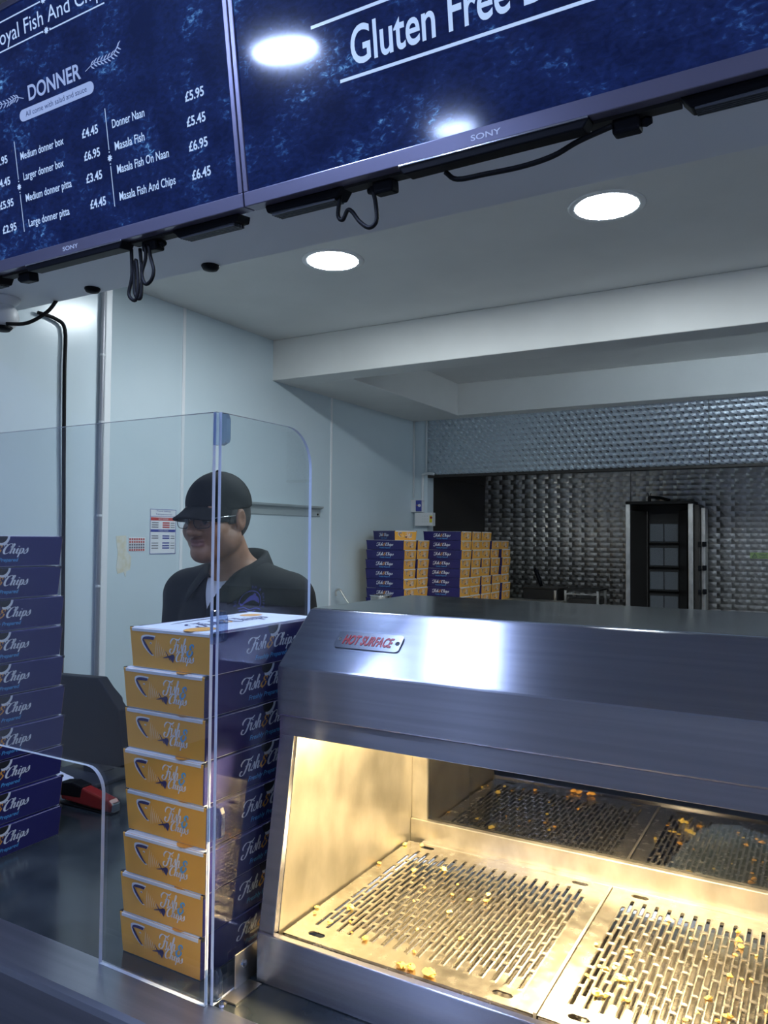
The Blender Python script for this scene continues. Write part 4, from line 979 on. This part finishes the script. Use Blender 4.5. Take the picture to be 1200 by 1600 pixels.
# stitched chest emblem, laid on the cloth
bv = BVHTree.FromPolygons([v.co for v in shirt.data.vertices], [tuple(p.vertices) for p in shirt.data.polygons])
em = S2()
ring = [(.030*math.cos(R(a)), .030*math.sin(R(a))) for a in range(-25, 206, 11)]; em.stroke(ring, .0026, n=2)
for k, ch in enumerate('ROYAL FISH & CHIPS'):
    if ch == ' ': continue
    a = R(196-k*12.6); gl = text(ch, .01); cx_, cy_ = .0375*math.cos(a), .0375*math.sin(a); ca, sa = math.cos(a-math.pi/2), math.sin(a-math.pi/2)
    o = len(em.v); xs = [p[0] for p in gl.v]; mx_ = (min(xs)+max(xs))/2
    em.v += [(cx_+((p[0]-mx_)*ca-p[1]*sa)*.0105, cy_+((p[0]-mx_)*sa+p[1]*ca)*.0105) for p in gl.v]; em.f += [tuple(i+o for i in q) for q in gl.f]; em.m += [0]*len(gl.f)
em.stroke([(-.022, -.012), (-.012, .0), (.0, .010), (.012, .010), (.020, .003), (.024, -.003)], [.003, .007, .014, .014, .009, .002])
em.stroke([(-.022, -.012), (-.026, -.006)], .004, n=1).stroke([(.002, .014), (.008, .022), (.012, .014)], [.002, .005, .002])
em.stroke([(-.030, -.020), (-.015, -.017), (.0, -.022), (.015, -.018), (.030, -.021)], .003).stroke([(-.026, -.027), (-.012, -.024), (.002, -.029), (.016, -.025)], .003)
em.put(text('fresh & tasty', .0), -.026, -.044, .052, .008)
ed = B(); 
for x, y in em.v:
    hit = bv.ray_cast(Vector((.126+x, -.6, 1.362+y)), Vector((0, 1, 0))); q = hit[0] if hit[0] else Vector((.126+x, -.10, 1.362+y))
    ed.v.append((q.x, q.y-.0012, q.z))
ed.f = list(em.f); ed.m = [0]*len(em.f)
ed.build('emblem', 'logo', shirt)
# button placket
def oncloth(x, z, d=.0): 
    h = bv.ray_cast(Vector((x, -.6, z)), Vector((0, 1, 0))); return (h[0] if h[0] else Vector((x, -.13, z)))+Vector((0, -d, 0))
b = B(); zz = [1.30-k*.03 for k in range(7)]
for z in zz: b.v += [tuple(oncloth(-.026, z, .0015)), tuple(oncloth(.008, z, .0015))]
b.f = [(2*i, 2*i+2, 2*i+3, 2*i+1) for i in range(6)]; b.m = [0]*6; pk = b.build('placket', 'shirt', shirt)
for z in (1.25, 1.18): p = oncloth(-.009, z, .002); B().lathe([(.005, -.002), (.005, 0)], tuple(p), 10, axis=1).build('button', 'black', pk)
# hair, cap, spectacles, eyes in head space
def head_part(F, name, m_, parent=person, smooth=True):
    me = F.mesh(name); me.transform(HT); me.materials.append(M[m_]); return link(name, me, parent)
F = Field(g(-.11, .11, .004), g(-.11, .14, .004), g(-.10, .09, .004))
F.ell((0, .018, .018), (.0840, .102, .100), .01)
for s_ in (-1, 1): F.ell((s_*.090, .010, -.008), (.022, .016, .028), .006, sub=True)
F.clip(lambda X, Y, Z: np.maximum(np.maximum(Z-.05, np.clip(-.012-1.1*(Y-.012), -.062, -.012)-Z), -.034-Y)); head_part(F, 'hair', 'hair')
F = Field(g(-.11, .11, .004), g(-.12, .15, .004), g(-.02, .18, .004))
F.ell((0, .016, .046), (.089, .109, .094), .01); F.clip(lambda X, Y, Z: .030+.03*Y-Z)
cp = head_part(F, 'cap', 'capcloth')
def hp(*p): return tuple(HT @ Vector(p))
b = B(); na, nt = 16, 6
for k, dz in ((0, 0), (1, -.004)):
    for i in range(na+1):
        a = -1+2*i/na; th = a*1.12
        bx, by = .0885*math.sin(th), .018-.1055*math.cos(th)
        for j in range(nt+1):
            q = j/nt; ext = .078*math.sqrt(max(0, 1-abs(a)**2.6))
            b.v.append(hp(bx*(1-.10*q), by+.002-ext*q, .047-.034*q*(1-.2*q)-.022*(a*a)*(.2+.8*q)+dz))
def bi(k, i, j): return k*(na+1)*(nt+1)+i*(nt+1)+j
for i in range(na):
    for j in range(nt):
        b.f.append((bi(0, i, j), bi(0, i, j+1), bi(0, i+1, j+1), bi(0, i+1, j))); b.f.append((bi(1, i, j), bi(1, i+1, j), bi(1, i+1, j+1), bi(1, i, j+1)))
    b.f.append((bi(0, i, nt), bi(1, i, nt), bi(1, i+1, nt), bi(0, i+1, nt)))
b.m = [0]*len(b.f); b.build('brim', 'capcloth', cp, smooth=True)
B().lathe([(.007, 0), (.006, .004), (.002, .006)], hp(0, .018, .139), 10).build('cap_button', 'capcloth', cp)
for th in (0, 60, 120):          # crown seams
    pts = []
    for k in range(13):
        a = R(-78+13*k); pts.append(hp(.0895*math.sin(a)*math.cos(R(th)+math.pi/2), .018+.1075*math.sin(a)*math.sin(R(th)+math.pi/2), .046+.0945*math.cos(a)))
    B().tube(pts, .0012, 5).build('seam', 'capcloth', cp)
gl_ = B()
spec = empty('spectacles'); spec.parent = person
for s_ in (-1, 1):
    pts = []
    for k in range(21):
        a = 2*math.pi*k/20; cx_, sz = math.cos(a), math.sin(a); ex = abs(cx_)**.6*(1 if cx_ > 0 else -1); ez = abs(sz)**.7*(1 if sz > 0 else -1)
        pts.append(hp(s_*.034+.0255*ex, -.113+.012*((s_*.034+.0255*ex)/.06)**2, .001+.0175*ez))
    B().tube(pts, .0011, 6, cap=False).build('lens_rim', 'darksteel', spec, smooth=True)
    B().add(pts[:-1], [tuple(range(20))]).build('lens', 'lens', spec)
    B().tube([hp(s_*.060, -.101, .010), hp(s_*.074, -.06, .012), hp(s_*.081, .0, .012), hp(s_*.083, .018, .004)], .0013, 6).build('temple', 'chrome', spec, smooth=True)
    B().lathe([(.001, -.0125), (.008, -.0095), (.0118, -.004), (.0125, 0), (.0118, .004), (.008, .0095), (.001, .0125)], (0, 0, 0), 16).build('eye', 'eye', person, smooth=True, loc=hp(s_*.031, -.0835, .0055))
    e_ = HT.to_3x3() @ Vector((0, -.0115, -.0045)); c_ = Vector(hp(s_*.031, -.0835, .0055))+e_*.35
    B().lathe([(.001, -.0125), (.006, -.0105), (.009, -.006), (.0095, 0), (.009, .006), (.006, .0105), (.001, .0125)], (0, 0, 0), 14).build('iris', 'iris', person, smooth=True, loc=tuple(c_))
    B().tube([hp(s_*.016, -.0935, .027), hp(s_*.032, -.0955, .031), hp(s_*.050, -.083, .027)], [.002, .0036, .0015], 6).build('eyebrow', 'hair', person, smooth=True)
B().tube([hp(-.009, -.112, .006), hp(0, -.114, .009), hp(.009, -.112, .006)], .0011, 6).build('bridge', 'darksteel', spec)
